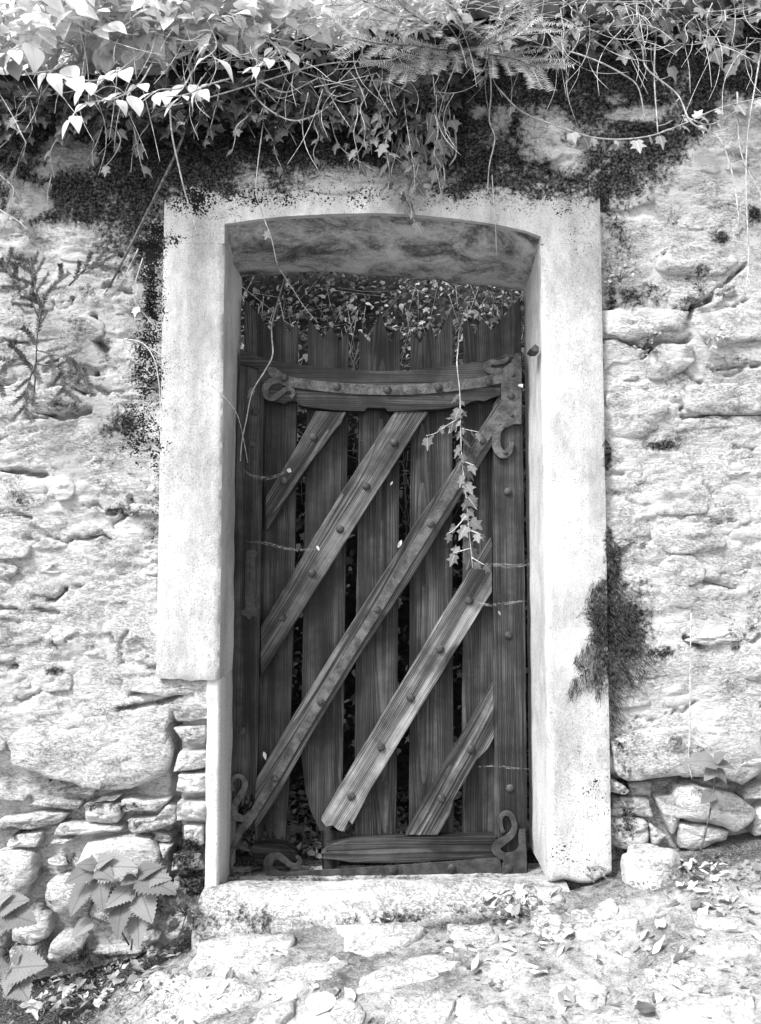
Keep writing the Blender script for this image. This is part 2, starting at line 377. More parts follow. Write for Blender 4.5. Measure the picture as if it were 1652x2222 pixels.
# soil gutter along the wall foot, deepest on the left below the nettles
soil = 0.95 * sstep(-0.20, -0.02, GY) * sstep(-0.40, -0.62, GX) + 0.95 * sstep(-0.60, -0.95, GX + 0.4 * (GY + 0.25)) * sstep(-0.65, -0.2, GY)
soil = soil + 0.5 * sstep(-0.16, -0.02, GY) * sstep(0.45, 0.62, GX) + 0.62 * np.exp(-((GX - 0.30) / 0.5) ** 2 - ((GY + 0.16) / 0.07) ** 2)
soil = soil + 0.45 * np.exp(-((GX + 0.35) / 0.22) ** 2 - ((GY + 0.20) / 0.06) ** 2) + 0.32 * np.exp(-((GX - 0.95) / 0.3) ** 2 - ((GY + 0.12) / 0.10) ** 2)
soil = np.maximum(soil, 0.85 * sstep(0.12, 0.2, GY))
GZ -= 0.025 * np.clip(soil, 0, 1) * near
# hollow under the right jamb
GZ -= 0.045 * np.exp(-((GX - 0.62) / 0.14) ** 2 - ((GY - 0.02) / 0.03) ** 2)
ny, nx = GX.shape
idx = np.arange(nx * ny).reshape(ny, nx)
gf = np.stack([idx[:-1, :-1], idx[:-1, 1:], idx[1:, 1:], idx[1:, :-1]], -1).reshape(-1, 4)
ground = link('ground', mesh('ground', np.c_[GX.ravel(), GY.ravel(), GZ.ravel()], gf, True, {'soil': np.clip(soil, 0, 1.2).ravel()}), None, None, M['ground'], 'structure')
ground['label'] = 'pale stony sloping street with soil gutter along the wall foot'
def slab_stone(name, outline, top, thick, seed, mat, parent, rough=0.006):
    o = np.asarray(outline); n = len(o); c = o.mean(0); V = []; F = []
    rings = [(1.0, -thick), (1.0, -0.004), (0.95, 0.0), (0.7, 0.004), (0.4, 0.005)]
    for k, dz in rings:
        q = c + (o - c) * k
        z = gz(q[:, 0], q[:, 1]) + top + dz + rough * 2 * fbm(q[:, 0] * 22, q[:, 1] * 22, 4, seed)
        V += np.c_[q, z].tolist()
    for r in range(len(rings) - 1):
        for i in range(n):
            j = (i + 1) % n; F.append((r * n + i, r * n + j, (r + 1) * n + j, (r + 1) * n + i))
    V.append([c[0], c[1], gzf(c[0], c[1]) + top + 0.005]); b = (len(rings) - 1) * n
    for i in range(n): F.append((b + i, b + (i + 1) % n, len(V) - 1))
    return wmesh(name, V, F, mat, parent)
paved = [  # outlines in photograph pixels
    [(735,2012),(800,2004),(900,2000),(915,2020),(880,2055),(800,2075),(745,2062),(755,2035)],
    [(440,2040),(530,2030),(640,2035),(620,2085),(560,2110),(470,2130),(420,2110)],
    [(330,2110),(420,2125),(520,2120),(560,2160),(430,2222),(300,2240),(320,2160)],
    [(580,2120),(690,2085),(760,2090),(720,2130),(640,2165),(575,2160)],
    [(770,2130),(900,2070),(985,2072),(990,2095),(900,2140),(780,2165)],
    [(975,2010),(1060,2005),(1080,2040),(1040,2070),(985,2060)],
    [(1040,2085),(1130,2070),(1160,2100),(1150,2140),(1080,2140)],
    [(1150,1985),(1215,1975),(1235,2020),(1210,2040),(1160,2030)],
    [(1240,1975),(1330,1955),(1350,1980),(1310,2000),(1255,2000)],
    [(1280,2010),(1380,2000),(1390,2035),(1310,2050)],
    [(1390,2100),(1440,2080),(1520,2090),(1530,2120),(1470,2150),(1400,2145)],
    [(1500,2060),(1600,2045),(1652,2050),(1652,2075),(1560,2080)],
    [(1420,2180),(1500,2160),(1652,2165),(1652,2230),(1430,2230)],
    [(1190,2140),(1290,2120),(1330,2150),(1300,2190),(1200,2190)],
    [(650,2190),(760,2170),(800,2200),(770,2240),(640,2240)],
    [(1000,2160),(1090,2170),(1130,2230),(980,2240)],
    [(850,2170),(960,2150),(985,2180),(960,2230),(840,2235)],
    [(1490,1985),(1560,1975),(1620,1995),(1600,2020),(1510,2015)],
    [(1240,2200),(1380,2190),(1400,2240),(1230,2240)],
    [(560,2195),(640,2175),(640,2200),(600,2240),(540,2240)],
    [(1140,1940),(1195,1935),(1230,1950),(1200,1968),(1150,1965)],
]
for i, q in enumerate(paved):
    w2 = [tuple(G(x, y)[:2]) for x, y in q]
    slab_stone('paving_stone', stone_outline(w2, 30, 31 + i, 0.11), 0.005, 0.03, 50 + i, M['stone'], ground, .008)

# ------------------------------------------------------------------ moss and lichen maps for the wall (growth, with some left-wall shading painted into DARK)
YB = np.array([(-400,500),(0,500),(150,520),(300,560),(352,520),(380,450),(450,425),(600,410),(700,395),(900,395),(1050,400),(1120,430),(1250,440),(1330,430),(1420,380),(1500,300),(1652,250),(2100,200)], float)
DARK = [(1340,470,45,85,.85),(1400,570,70,40,.6),(1328,640,18,60,.9),(1450,470,50,30,.55),(30,560,60,50,.6),(30,760,50,60,.6),(180,640,50,40,.6),(240,770,50,40,.6),(120,880,80,20,.6),(300,700,30,80,.5),(275,910,48,42,.9),(240,930,30,20,.8),(1440,963,48,16,1.),(1475,950,25,10,.8),(1345,1370,70,95,1.1),(1330,1240,22,80,1.2),(1345,1460,80,50,.9),(1318,985,12,55,1.1),
        (1322,1170,14,40,1.),(1420,1420,70,25,.55),(1500,1630,60,28,.55),(1360,1610,45,40,.6),(1600,1400,40,60,.6),(1560,1480,70,30,.5),(1640,1330,25,70,.6),(1350,1690,40,60,.5),
        (40,1080,45,28,.7),(255,1105,38,16,.8),(120,1455,30,10,.8),(110,1400,14,30,.55),(1565,515,22,18,1.),(1635,470,22,28,1.),(1520,590,40,25,.7),(1380,640,60,35,.8),(1340,560,40,60,.7),(1490,655,30,20,.8),
        (1350,480,60,60,.55),(1590,780,60,14,.5),(1460,800,40,30,.4),(60,660,50,70,.55),(150,720,60,60,.6),(210,560,50,60,.5),(120,560,40,30,.5),(170,820,70,22,.6),(60,700,80,40,.45),
        (150,1640,60,14,.5),(170,1705,90,14,.5),(330,1790,60,20,.7),(400,1850,40,60,.9),(420,1930,40,50,1.1),(330,1940,70,60,.8),(250,1990,80,40,.8),(140,1860,40,40,.7),(90,1960,40,30,.6),(60,1800,60,25,.5),
        (1380,1870,80,30,.6),(1360,1790,40,60,.5),(1500,1840,60,15,.6),(1530,1720,80,25,.6),(30,2100,60,60,.8),(210,2080,100,30,.8),(300,1385,20,20,.4),(350,1300,15,120,.3),(270,1750,110,10,.6)]
LIGHT = [(1180,290,70,60,.75),(1225,335,45,35,.7),(1145,300,40,50,.5),(150,335,70,34,.8),(68,432,44,34,.8),(100,372,24,18,.7),(1375,248,55,14,.9),(770,405,120,28,.45),(1090,255,25,30,.6),(1590,60,14,20,.9),(1600,260,40,50,.5),
         (115,520,70,26,.9),(245,430,30,25,.35),(330,450,20,30,.2),(1340,215,20,12,.6),(440,430,40,18,.5),(560,400,50,20,.4),(1040,240,20,14,.6)]
LICH = [(330,620,26,190,1.),(320,800,34,120,.9),(300,930,50,70,.8),(345,520,18,60,1.),(420,430,60,40,.9),(560,425,110,34,.7),(760,425,160,26,.5),(1000,430,160,26,.45),(1200,440,80,30,.45),(1260,500,30,40,.4),(380,520,30,14,.7),
        (340,980,20,60,.6),(1290,1700,40,90,.35),(1260,1450,20,20,.6),(1230,1860,80,40,.3),(800,330,260,30,.6),(330,1100,20,100,.4)]
def blobs(px, py, L, K=1.0):
    t = np.zeros(np.shape(px))
    for cx, cy, rx, ry, wt in L: t = np.maximum(t, wt * K * np.exp(-((px - cx) / rx) ** 2 * 0.8 - ((py - cy) / ry) ** 2 * 0.8))
    return t
def moss_at(X, Y, Z, band=1.0):
    px, py = unproj(X, Y, Z)
    yb = np.interp(px, YB[:, 0], YB[:, 1])
    m = band / (1 + np.exp(-(yb + 22 - py) / 45.0)) * 0.95
    m = np.maximum(m, blobs(px, py, DARK, .80)) - blobs(px, py, LIGHT)
    return np.clip(m, 0, 1.3), blobs(px, py, LICH)

# ------------------------------------------------------------------ wall
XL, XR = -0.733, 0.745          # outer edges of the door surround
IL, IR = -0.527, 0.5425         # its inner edges
ZT = 2.404                       # its top
wall = thing('stone_wall', (0, 0.15, 0), 'tall rubble stone garden wall with patchy pale lime render and black moss', 'wall')
CRACKS = [  # polyline in pixels, half width (m), depth (m)
    ([(0,1026),(40,1022),(95,1030)],.007,.06),([(1310,738),(1345,742),(1400,752),(1420,745)],.008,.07),([(1420,735),(1470,742),(1495,735)],.008,.06),([(1500,690),(1505,660)],.006,.05),
    ([(1545,640),(1580,610),(1620,572)],.004,.05),([(1515,660),(1548,645)],.009,.06),([(1410,735),(1430,757)],.008,.06),([(1395,775),(1415,760)],.006,.05),([(1450,1245),(1500,1242)],.006,.05),
    ([(1490,1385),(1530,1405)],.007,.06),([(1530,1262),(1600,1275)],.005,.04),([(1560,800),(1652,790)],.004,.04),([(1480,905),(1652,898)],.004,.03),([(1355,1275),(1380,1250)],.004,.04),
    ([(45,945),(95,925),(98,900)],.003,.03),([(0,960),(45,925)],.003,.03),([(75,1296),(115,1304),(140,1280)],.005,.05),([(0,1319),(40,1322)],.004,.03),([(75,1320),(125,1330)],.005,.03),
    ([(20,1446),(32,1448)],.007,.04),([(280,1365),(258,1400),(265,1440)],.003,.015),([(285,1508),(330,1496)],.006,.04),([(255,1540),(350,1525),(395,1505)],.006,.05),([(258,1480),(262,1500)],.003,.02),
    ([(1450,1685),(1652,1690)],.004,.03),([(1455,1655),(1540,1662),(1652,1660)],.006,.05),([(1310,1700),(1380,1700),(1460,1690),(1560,1694),(1652,1712)],.016,.09),([(180,1718),(280,1725)],.006,.05),
    ([(110,838),(180,850)],.007,.05),([(60,880),(130,905),(190,890)],.009,.06),([(230,550),(270,556)],.006,.05),([(60,905),(100,915)],.006,.05),([(346,1190),(350,1340)],.003,.015),([(250,1140),(290,1100),(285,1080)],.006,.04),
    ([(205,690),(195,720),(230,760)],.01,.06),([(100,800),(180,808),(240,805)],.008,.05),([(375,1580),(372,1700),(372,1840),(360,1960)],.013,.06)]
gxw = np.unique(np.round(np.r_[np.linspace(-2.6, -1.35, 40), np.arange(-1.35, 1.351, 0.0075), np.linspace(1.35, 2.6, 40)], 4))
gzw = np.unique(np.round(np.r_[np.arange(-0.5, 3.12, 0.0075)], 4))
WX, WZ = np.meshgrid(gxw, gzw)
PXw, PYw = unproj(WX, 0.02, WZ)
SM = sstep(-.12, .16, fbm(WX * 1.7 + 5, WZ * 2.6, 3, 25))          # 1 = smooth worn render, 0 = rough
HY = 0.022 + 0.018 * fbm(WX * 2.3, WZ * 4.2, 3, 21) + (1 - .7 * SM) * (0.012 * fbm(WX * 8, WZ * 13, 5, 22, 0.6) + 0.013 * np.abs(fbm(WX * 9 + 3, WZ * 20, 5, 23, 0.62)) - 0.005)
_l = 2.0 * fbm(WX * 2.2, WZ * 6, 5, 29, .55); _f = np.floor(_l); HY += (1 - .5 * SM) * 0.0065 * (_f + sstep(.42, .58, _l - _f))
_t = sstep(2.34, 2.42, WZ) * sstep(2.60, 2.46, WZ) * sstep(.35, .1, WX) * sstep(-.80, -.70, WX)
HY = HY * (1 - _t) + (-.012 + .010 * fbm(WX * 9, WZ * 9, 4, 24)) * _t
HY += 0.050 * sstep(1600, 1720, PYw) * sstep(480, 440, PXw) + 0.075 * sstep(1660, 1720, PYw) * sstep(1300, 1330, PXw)
HY += 0.012 * sstep(420, 200, PYw)
HY += 0.05 * sstep(1535, 1570, PYw) * sstep(366, 376, PXw) * sstep(472, 456, PXw) * sstep(1740, 1680, PYw)
for k in range(46):
    x = rnd.uniform(-20, 330) if k % 2 else rnd.uniform(1330, 1660); y = rnd.uniform(560, 1600); n_ = rnd.randint(3, 6); pl = [(x, y)]; dx = rnd.choice((-1, 1))
    for _ in range(n_): x += dx * rnd.uniform(8, 26); y += rnd.gauss(0, 8); pl.append((x, y))
    CRACKS.append((pl, rnd.uniform(.0022, .0045), rnd.uniform(.015, .035)))
for pl, hw, dp in CRACKS:
    a = np.array(pl, float)
    best = np.full(WX.shape, 9.0)
    for (x1, y1), (x2, y2) in zip(a[:-1], a[1:]):
        A = P(x1, y1, 0.02); B = P(x2, y2, 0.02); d = np.array([B.x - A.x, B.z - A.z]); L2 = d @ d
        t = np.clip(((WX - A.x) * d[0] + (WZ - A.z) * d[1]) / L2, 0, 1)
        best = np.minimum(best, np.hypot(WX - A.x - t * d[0], WZ - A.z - t * d[1]))
    best = best + 0.006 * vn(WX * 60, WZ * 60, 9)
    HY += dp * sstep(hw * 1.7, hw * 0.4, best)
mo, li = moss_at(WX, 0.02, WZ)
HY -= 0.012 * np.clip(mo, 0, 1) * (0.5 + fbm(WX * 45, WZ * 45, 3, 77))
keep_l = WZ < 0.74
def hole(x, z):
    s = (x > XL + 0.03) & (x < XR - 0.03) & (z < ZT - 0.03)
    low = (x < -0.565) & (z < 0.76)
    return s & ~low
idx = np.arange(WX.size).reshape(WX.shape)
cx = (WX[:-1, :-1] + WX[1:, 1:]) / 2; cz = (WZ[:-1, :-1] + WZ[1:, 1:]) / 2
def wtop(x): return 2.80 + 0.28 * sstep(-0.15, 0.40, x)
ok = ~hole(cx, cz) & (cz < wtop(cx))
wf = np.stack([idx[:-1, :-1], idx[:-1, 1:], idx[1:, 1:], idx[1:, :-1]], -1)[ok]
used = np.unique(wf); rem = np.full(WX.size, -1); rem[used] = np.arange(len(used)); wf = rem[wf]
vv = np.c_[WX.ravel(), HY.ravel(), WZ.ravel()][used]
wmesh('render_coat', vv, wf, M['mortar'], wall, True, {'moss': mo.ravel()[used], 'lich': li.ravel()[used]})
def hy(x, z):
    i = min(max(int(np.searchsorted(gzw, z)), 0), len(gzw) - 1); j = min(max(int(np.searchsorted(gxw, x)), 0), len(gxw) - 1)
    return float(HY[i, j])
def boxv(x0, x1, y0, y1, z0, z1):
    return [(x0,y0,z0),(x1,y0,z0),(x1,y1,z0),(x0,y1,z0),(x0,y0,z1),(x1,y0,z1),(x1,y1,z1),(x0,y1,z1)], [(0,3,2,1),(4,5,6,7),(0,1,5,4),(1,2,6,5),(2,3,7,6),(3,0,4,7)]
def joinboxes(L):
    V = []; F = []
    for b in L:
        v, f = boxv(*b); k = len(V); V += v; F += [tuple(i + k for i in q) for q in f]
    return V, F
V, F = joinboxes([(-2.6, -0.575, 0.135, 0.36, -0.5, 2.79), (0.585, 2.6, 0.135, 0.36, -0.5, 3.07), (-0.5749, 0.0, 0.135, 0.36, 2.32, 2.80), (0.0001, 0.5849, 0.135, 0.36, 2.32, 2.90)])
wmesh('wall_core', V, F, M['mortar'], wall, False)

def rubble(px_poly, yf, bulge, seed, mat, n=34, parent=wall, name='stone', wob=0.045, depth=0.10):
    q = [P(x, y, yf) for x, y in px_poly]; o = stone_outline([(v.x, v.z) for v in q], n, seed, wob)
    c = o.mean(0); V = []
    tx = rnd.uniform(-.06, .06); tz = rnd.uniform(-.08, .08)
    rings = [(0.96, depth), (1.0, 0.018), (0.99, 0.006), (0.965, 0.0), (0.88, -0.30 * bulge), (0.72, -0.62 * bulge), (0.55, -0.85 * bulge), (0.36, -0.95 * bulge), (0.17, -bulge)]
    for k, dy in rings:
        p = c + (o - c) * k
        lay = 3.0 * fbm(p[:, 0] * 4 + seed, p[:, 1] * 13, 4, seed, 0.55); lf = np.floor(lay); lay = lf + sstep(.35, .65, lay - lf)
        nz = 0.0065 * lay + 0.006 * fbm(p[:, 0] * 12 + seed, p[:, 1] * 22, 4, seed, 0.6) + 0.006 * np.abs(fbm(p[:, 0] * 26, p[:, 1] * 60 + seed, 4, seed + 3, 0.6))
        y = yf + dy + (nz if dy < 0.05 else 0) + (p[:, 0] - c[0]) * tx + (p[:, 1] - c[1]) * tz
        V += np.c_[p[:, 0], y, p[:, 1]].tolist()
    F = []
    for r in range(len(rings) - 1):
        for i in range(n): F.append((r * n + i, (r + 1) * n + i, (r + 1) * n + (i + 1) % n, r * n + (i + 1) % n))
    b = (len(rings) - 1) * n; V.append([c[0], yf - bulge + 0.004, c[1]])
    for i in range(n): F.append((b + i, len(V) - 1, b + (i + 1) % n))
    V = np.array(V); m_, l_ = moss_at(V[:, 0], V[:, 1], V[:, 2])
    return wmesh(name, V, F, mat, parent, True, {'moss': m_, 'lich': l_})
def zl(L): return [(x * .3111, 1597 + y * .3111) for x, y in L]
def zr(L): return [(1138 + x * .3111, 1597 + y * .3111) for x, y in L]
def zu(L): return [(1138 + x * .3111, 440.5 + y * .3111) for x, y in L]
TR = [  # traced stones: outline, front Y, bulge, material
    (zl([(1210,-60),(1430,-70),(1440,10),(1420,65),(1290,50)]), .03, .010, 's'), (zl([(1205,250),(1250,110),(1440,108),(1455,180),(1420,232)]), .022, .014, 's'),
    (zl([(1225,390),(1240,265),(1440,268),(1440,395),(1300,400)]), .02, .016, 's'), (zl([(1225,595),(1230,465),(1440,462),(1452,600)]), .018, .018, 's'),
    (zl([(1275,740),(1285,620),(1420,625),(1420,755),(1340,765)]), .03, .014, 's'), (zl([(1195,940),(1198,830),(1400,825),(1425,940)]), .03, .014, 'm'),
    (zl([(1200,1100),(1215,985),(1400,990),(1420,1090)]), .05, .012, 'd'),
    ([(18,1655),(15,1605),(60,1578),(200,1582),(345,1568),(366,1605),(368,1670),(335,1692),(285,1716),(200,1710),(120,1690),(50,1672)], .012, .03, 's'),
    (zl([(175,495),(300,448),(570,468),(572,512),(380,505)]), .03, .01, 's'), (zl([(588,480),(700,475),(842,478),(840,600),(760,622),(600,600)]), .02, .02, 's'),
    (zl([(845,535),(848,440),(920,435),(1010,455),(1195,440),(1100,530),(960,525)]), .025, .012, 's'),
    (zl([(880,590),(1100,572),(1165,478),(1222,500),(1228,610),(1110,655),(920,675)]), .022, .018, 's'), (zl([(340,712),(420,618),(640,612),(870,640),(860,660),(600,690)]), .02, .016, 's'),
    (zl([(45,770),(80,692),(290,680),(270,778)]), .025, .014, 's'), (zl([(-60,660),(0,575),(300,540),(470,545),(400,620),(180,660)]), .026, .018, 's'), (zl([(350,745),(420,722),(505,722),(490,752)]), .03, .008, 's'),
    (zl([(385,392),(560,355),(670,372),(640,420)]), .03, .008, 's'), (zl([(640,472),(700,430),(850,408),(800,450)]), .03, .008, 's'), (zl([(1060,738),(1090,665),(1200,690),(1190,745)]), .045, .01, 'd'),
    (zl([(1110,752),(1205,760),(1150,848)]), .035, .01, 's'), (zl([(540,900),(600,760),(850,715),(1060,720),(1110,820),(1080,1000),(800,1020),(600,980)]), .012, .035, 's'),
    (zl([(-60,1130),(-50,820),(120,810),(225,850),(245,1000),(180,1120),(60,1165)]), .005, .04, 's'), (zl([(300,1200),(310,1040),(450,980),(600,1010),(640,1120),(620,1230),(420,1260)]), .005, .035, 's'),
    (zl([(190,1220),(230,1165),(310,1165),(305,1225)]), .03, .012, 's'), (zl([(80,1430),(90,1260),(200,1225),(330,1270),(340,1420),(200,1460)]), .0, .03, 's'), (zl([(320,1560),(350,1440),(480,1420),(570,1470),(570,1590),(420,1610)]), -.03, .04, 's'),
    (zl([(-60,1500),(-50,1340),(40,1330),(50,1480)]), .03, .02, 'd'), (zl([(640,1240),(700,1040),(900,1020),(1080,1100),(1060,1300),(820,1340)]), .03, .03, 'm'), (zl([(60,1660),(70,1490),(250,1480),(300,1600),(200,1700)]), -.02, .03, 's'),
    (zr([(605,30),(800,-30),(1100,-50),(1652,-60),(1720,220),(1540,358),(1400,298),(1100,286),(900,296),(740,328),(640,282)]), .0, .03, 's'),
    (zr([(600,780),(602,600),(700,560),(860,600),(868,790),(700,800)]), .035, .02, 's'), (zr([(920,435),(1000,415),(1085,425),(1092,600),(1045,718),(1000,620)]), .025, .02, 's'),
    (zr([(1070,580),(1075,370),(1200,352),(1500,432),(1622,512),(1585,600),(1480,682),(1400,640)]), .0, .03, 's'), (zr([(1088,785),(1092,612),(1250,622),(1432,662),(1432,722),(1200,802)]), .02, .02, 's'),
    (zr([(720,420),(725,330),(890,315),(895,430)]), .055, .01, 'd'), (zr([(600,560),(640,420),(860,430),(900,560),(700,570)]), .05, .015, 'm'), (zr([(1540,450),(1550,385),(1720,340),(1720,440)]), .03, .012, 's'),
    (zr([(596,392),(600,300),(700,345),(735,385),(700,408)]), .02, .012, 's'), (zr([(870,700),(880,610),(990,690),(900,790)]), .05, .012, 'm'), (zr([(1600,700),(1590,560),(1720,480),(1720,680)]), .03, .02, 's'),
    (zu([(925,432),(1000,312),(1200,300),(1390,308),(1540,386),(1400,490),(1180,502),(980,490)]), .008, .026, 's'), (zu([(545,900),(548,745),(840,720),(1165,758),(1140,888),(950,886),(800,958),(700,955)]), .006, .024, 's'),
    (zu([(548,955),(640,945),(760,1000),(860,1060),(720,1122),(600,1110)]), .014, .014, 's'), (zu([(850,1150),(860,1060),(970,980),(1180,990),(1205,1100),(1000,1250),(880,1220)]), .006, .024, 's'),
    (zu([(1200,890),(1205,770),(1500,718),(1720,770),(1720,950),(1350,990)]), .004, .026, 's'), (zu([(1115,1460),(1120,1275),(1400,1250),(1720,1245),(1720,1465),(1400,1475)]), .004, .022, 's'),
    (zu([(570,1620),(575,1330),(800,1300),(1000,1400),(970,1560),(820,1650)]), .006, .024, 's'), (zu([(690,1235),(720,1190),(805,1200),(780,1240)]), .014, .012, 's'), (zu([(748,1290),(780,1245),(880,1245),(892,1290),(820,1305)]), .014, .012, 's'),
    (zu([(1000,1400),(1005,1315),(1085,1320),(1090,1400)]), .02, .01, 's'), (zu([(1325,720),(1340,590),(1390,600),(1385,720)]), .012, .01, 's'), (zu([(1390,655),(1395,575),(1465,580),(1460,650)]), .02, .01, 's'),
    (zu([(560,1180),(620,1120),(640,1010),(560,960),(545,1180)]), .02, .01, 's'), (zu([(940,355),(960,310),(1080,308),(1070,350)]), .014, .01, 's'),
    ([(1120,345),(1125,245),(1180,238),(1250,262),(1252,310),(1190,358)], .006, .016, 's'), ([(90,350),(115,310),(200,318),(205,345),(150,362)], .012, .016, 's'),
    (zu([(1370,1900),(1450,1870),(1580,1870),(1500,1915)]), .02, .01, 's'), ([(1455,1655),(1540,1650),(1545,1684),(1480,1688)], .02, .012, 's'), ([(1552,1660),(1600,1625),(1652,1635),(1690,1655),(1600,1662)], .016, .012, 's'),
    ([(1490,1392),(1530,1372),(1600,1370),(1620,1392),(1540,1402)], .012, .012, 's'), ([(280,1500),(330,1465),(470,1478),(478,1500),(360,1512)], .012, .014, 's'), ([(370,1545),(440,1490),(455,1560),(385,1570)], .02, .012, 's'),
    ([(268,1390),(300,1372),(350,1395),(340,1410),(270,1412)], .012, .014, 'm'),
]
MM = {'s': M['stone'], 'm': M['mortar'], 'd': M['darkstone']}
boxes = []
for i, (pl, yf, bl, mk) in enumerate(TR):
    rubble(pl, yf, bl * (.55 if i > 6 else .8), 100 + i, MM[mk], 40, wob=.055 if i > 6 else .03); xs = [p[0] for p in pl]; ys = [p[1] for p in pl]; boxes.append((min(xs), max(xs), min(ys), max(ys)))
# the remaining rubble: courses half hidden by the render
cnt = 0
for side, (xa, xb) in enumerate(((-60, 350), (1312, 1720), (370, 1300))):
    y = 60.0 if side else 190.0
    while y < (380 if side == 2 else (1780 if side else 2060)):
        h = rnd.uniform(34, 86) if (side or y < 1690) else rnd.uniform(16, 40); x = xa - rnd.uniform(0, 60)
        while x < xb:
            wd = rnd.uniform(60, 190) if rnd.random() < .7 else rnd.uniform(30, 60)
            x1 = min(x + wd, xb + 6)
            if x1 - x > 26:
                g = 3; a, b, c, d = x + g, x1 - g, y + g, y + h - g
                mx, my = (a + b) / 2, (c + d) / 2
                clash = any(min(b, B[1]) - max(a, B[0]) > 6 and min(d, B[3]) - max(c, B[2]) > 6 for B in boxes)
                low = (my > 1600 and mx < 480) or my > 1690
                if not clash and rnd.random() < (0.92 if not low else 1.0):
                    j = lambda s: rnd.uniform(-s, s)
                    pl = [(a + j(6), c + h * .3 + j(6)), (a + (b-a) * .3, c + j(7)), (a + (b-a) * .7, c + j(7)), (b + j(6), c + h * .35 + j(6)), (b + j(6), d - h * .15 + j(6)), (a + (b-a) * .6, d + j(6)), (a + (b-a) * .25, d + j(6)), (a + j(6), d - h * .2)]
                    w3 = P(mx, my, .02); hh = hy(w3.x, w3.z)
                    yf = (hh - rnd.uniform(-.012, .003)) if not low else rnd.uniform(.0, .03)
                    rubble(pl, yf, rnd.uniform(.003, .009) if not low else rnd.uniform(.006, .014), 300 + cnt, M['stone'] if rnd.random() < .8 else M['mortar'], 26, wob=.06); cnt += 1
            x = x1
        y += h
# coping earth on top of the wall
ex = np.linspace(-2.6, 2.6, 90); V = []
for yy, dz in ((-.02, -.10), (-.01, -.01), (.1, .03), (.3, .05), (.6, .06), (.9, .06), (.95, -.3)): V += np.c_[ex, np.full(90, yy), wtop(ex) + dz + .03 * fbm(ex * 6, ex * 0 + yy * 6, 3, 71)].tolist()
I = np.arange(len(V)).reshape(-1, 90); F = np.stack([I[:-1, :-1], I[:-1, 1:], I[1:, 1:], I[1:, :-1]], -1).reshape(-1, 4)
tag(wmesh('earth', V, F, M['soil'], None, True), 'dark earth lying along the top of the wall', None, None, 'structure')

# ------------------------------------------------------------------ door surround
sur = thing('door_surround', (0, 0.1, 0.1), 'smooth pale rendered door surround with shallow arched head, broken off at lower left', 'door frame')
def arch(X):
    ax = np.array([P(x, y, 0)[:] for x, y in ((480,491),(492,490),(540,483),(620,474),(720,469),(820,467),(900,471),(1000,480),(1080,492),(1140,505),(1172,517),(1185,520))])
    return np.interp(X, ax[:, 0], ax[:, 2])
def slab(name, xs, zlo, zhi, nz, y0, yb, mat, rad=(0.008, 0.008, 0.008, 0.008), amp=0.002, nsk=14, parent=sur, seed=1):
    """front grid with rounded borders and a skirt going back to yb; rad = left, right, bottom, top"""
    xs = np.asarray(xs); nx = len(xs); lo = np.asarray(zlo(xs)); hi = np.asarray(zhi(xs))
    T = np.linspace(0, 1, nz)[:, None]; X = np.repeat(xs[None], nz, 0); Z = lo[None] * (1 - T) + hi[None] * T
    Yv = y0 + amp * 2 * fbm(X * 7, Z * 7, 4, seed) + 0.0012 * fbm(X * 60, Z * 60, 2, seed + 3)
    def rd(d, r): return np.where(d < r, r - np.sqrt(np.maximum(r * r - (r - d) ** 2, 0)), 0) if r > 0 else 0
    wobx = 0.5 * rad[0] * vn(Z * 14, X * 0, seed)
    Yv = Yv + rd(X - xs[0] + np.abs(wobx) * .3, rad[0]) + rd(xs[-1] - X, rad[1]) + rd(Z - lo[None], rad[2]) + rd(hi[None] - Z, rad[3])
    V = np.c_[X.ravel(), Yv.ravel(), Z.ravel()].tolist(); I = np.arange(nx * nz).reshape(nz, nx)
    F = np.stack([I[:-1, :-1], I[:-1, 1:], I[1:, 1:], I[1:, :-1]], -1).reshape(-1, 4).tolist()
    loop = list(I[0, :]) + list(I[1:, -1]) + list(I[-1, -2::-1]) + list(I[-2:0:-1, 0])
    m = len(loop); prev = [int(k) for k in loop]; base = [V[k] for k in prev]
    cxm = xs.mean()
    for r in range(1, nsk + 1):
        t = r / nsk; cur = []
        for k, b in enumerate(base):
            n1 = 0.004 * float(mn.noise((b[0] * 9, t * 3, b[2] * 9))) * min(1, t * 4)
            y = b[1] + (yb - b[1]) * t
            V.append([b[0] + n1, y, b[2]]); cur.append(len(V) - 1)
        for k in range(m): F.append([prev[k], cur[k], cur[(k + 1) % m], prev[(k + 1) % m]])
        prev = cur
    V = np.array(V); m_, l_ = moss_at(V[:, 0], np.minimum(V[:, 1], .02), V[:, 2])
    m_ = np.where(V[:, 2] < 2.1, np.where(V[:, 0] > .5, m_, m_ * 0.5), m_ * 1.1 * sstep(2.26, 2.38, V[:, 2]))
    o = wmesh(name, V, F, mat, parent, True, {'moss': np.where(V[:, 1] > .03, 0, m_), 'lich': np.where(V[:, 1] > .03, 0, l_)})
    o.data.set_sharp_from_angle(angle=R(55)); return o
def lin(a, b, st=0.012): return np.linspace(a, b, int((b - a) / st) + 2)
ZS = 2.19
slab('jamb', lin(XL, IL), lambda x: 0.735 + 0.016 * fbm(x * 12, x * 0, 3, 4), lambda x: x * 0 + ZS, 130, -0.016, 0.30, M['render'], (.004, .008, .003, 0), seed=2)
slab('jamb', lin(IR, XR), lambda x: 0.088 + 0.035 * fbm(x * 10, x * 0, 3, 5) + 0.03 * sstep(.68, .75, x), lambda x: x * 0 + ZS, 180, -0.016, 0.30, M['render'], (.012, .004, .010, 0), seed=2)
def lint_lo(x): return np.where((x > IL) & (x < IR), arch(x), ZS + .0005)
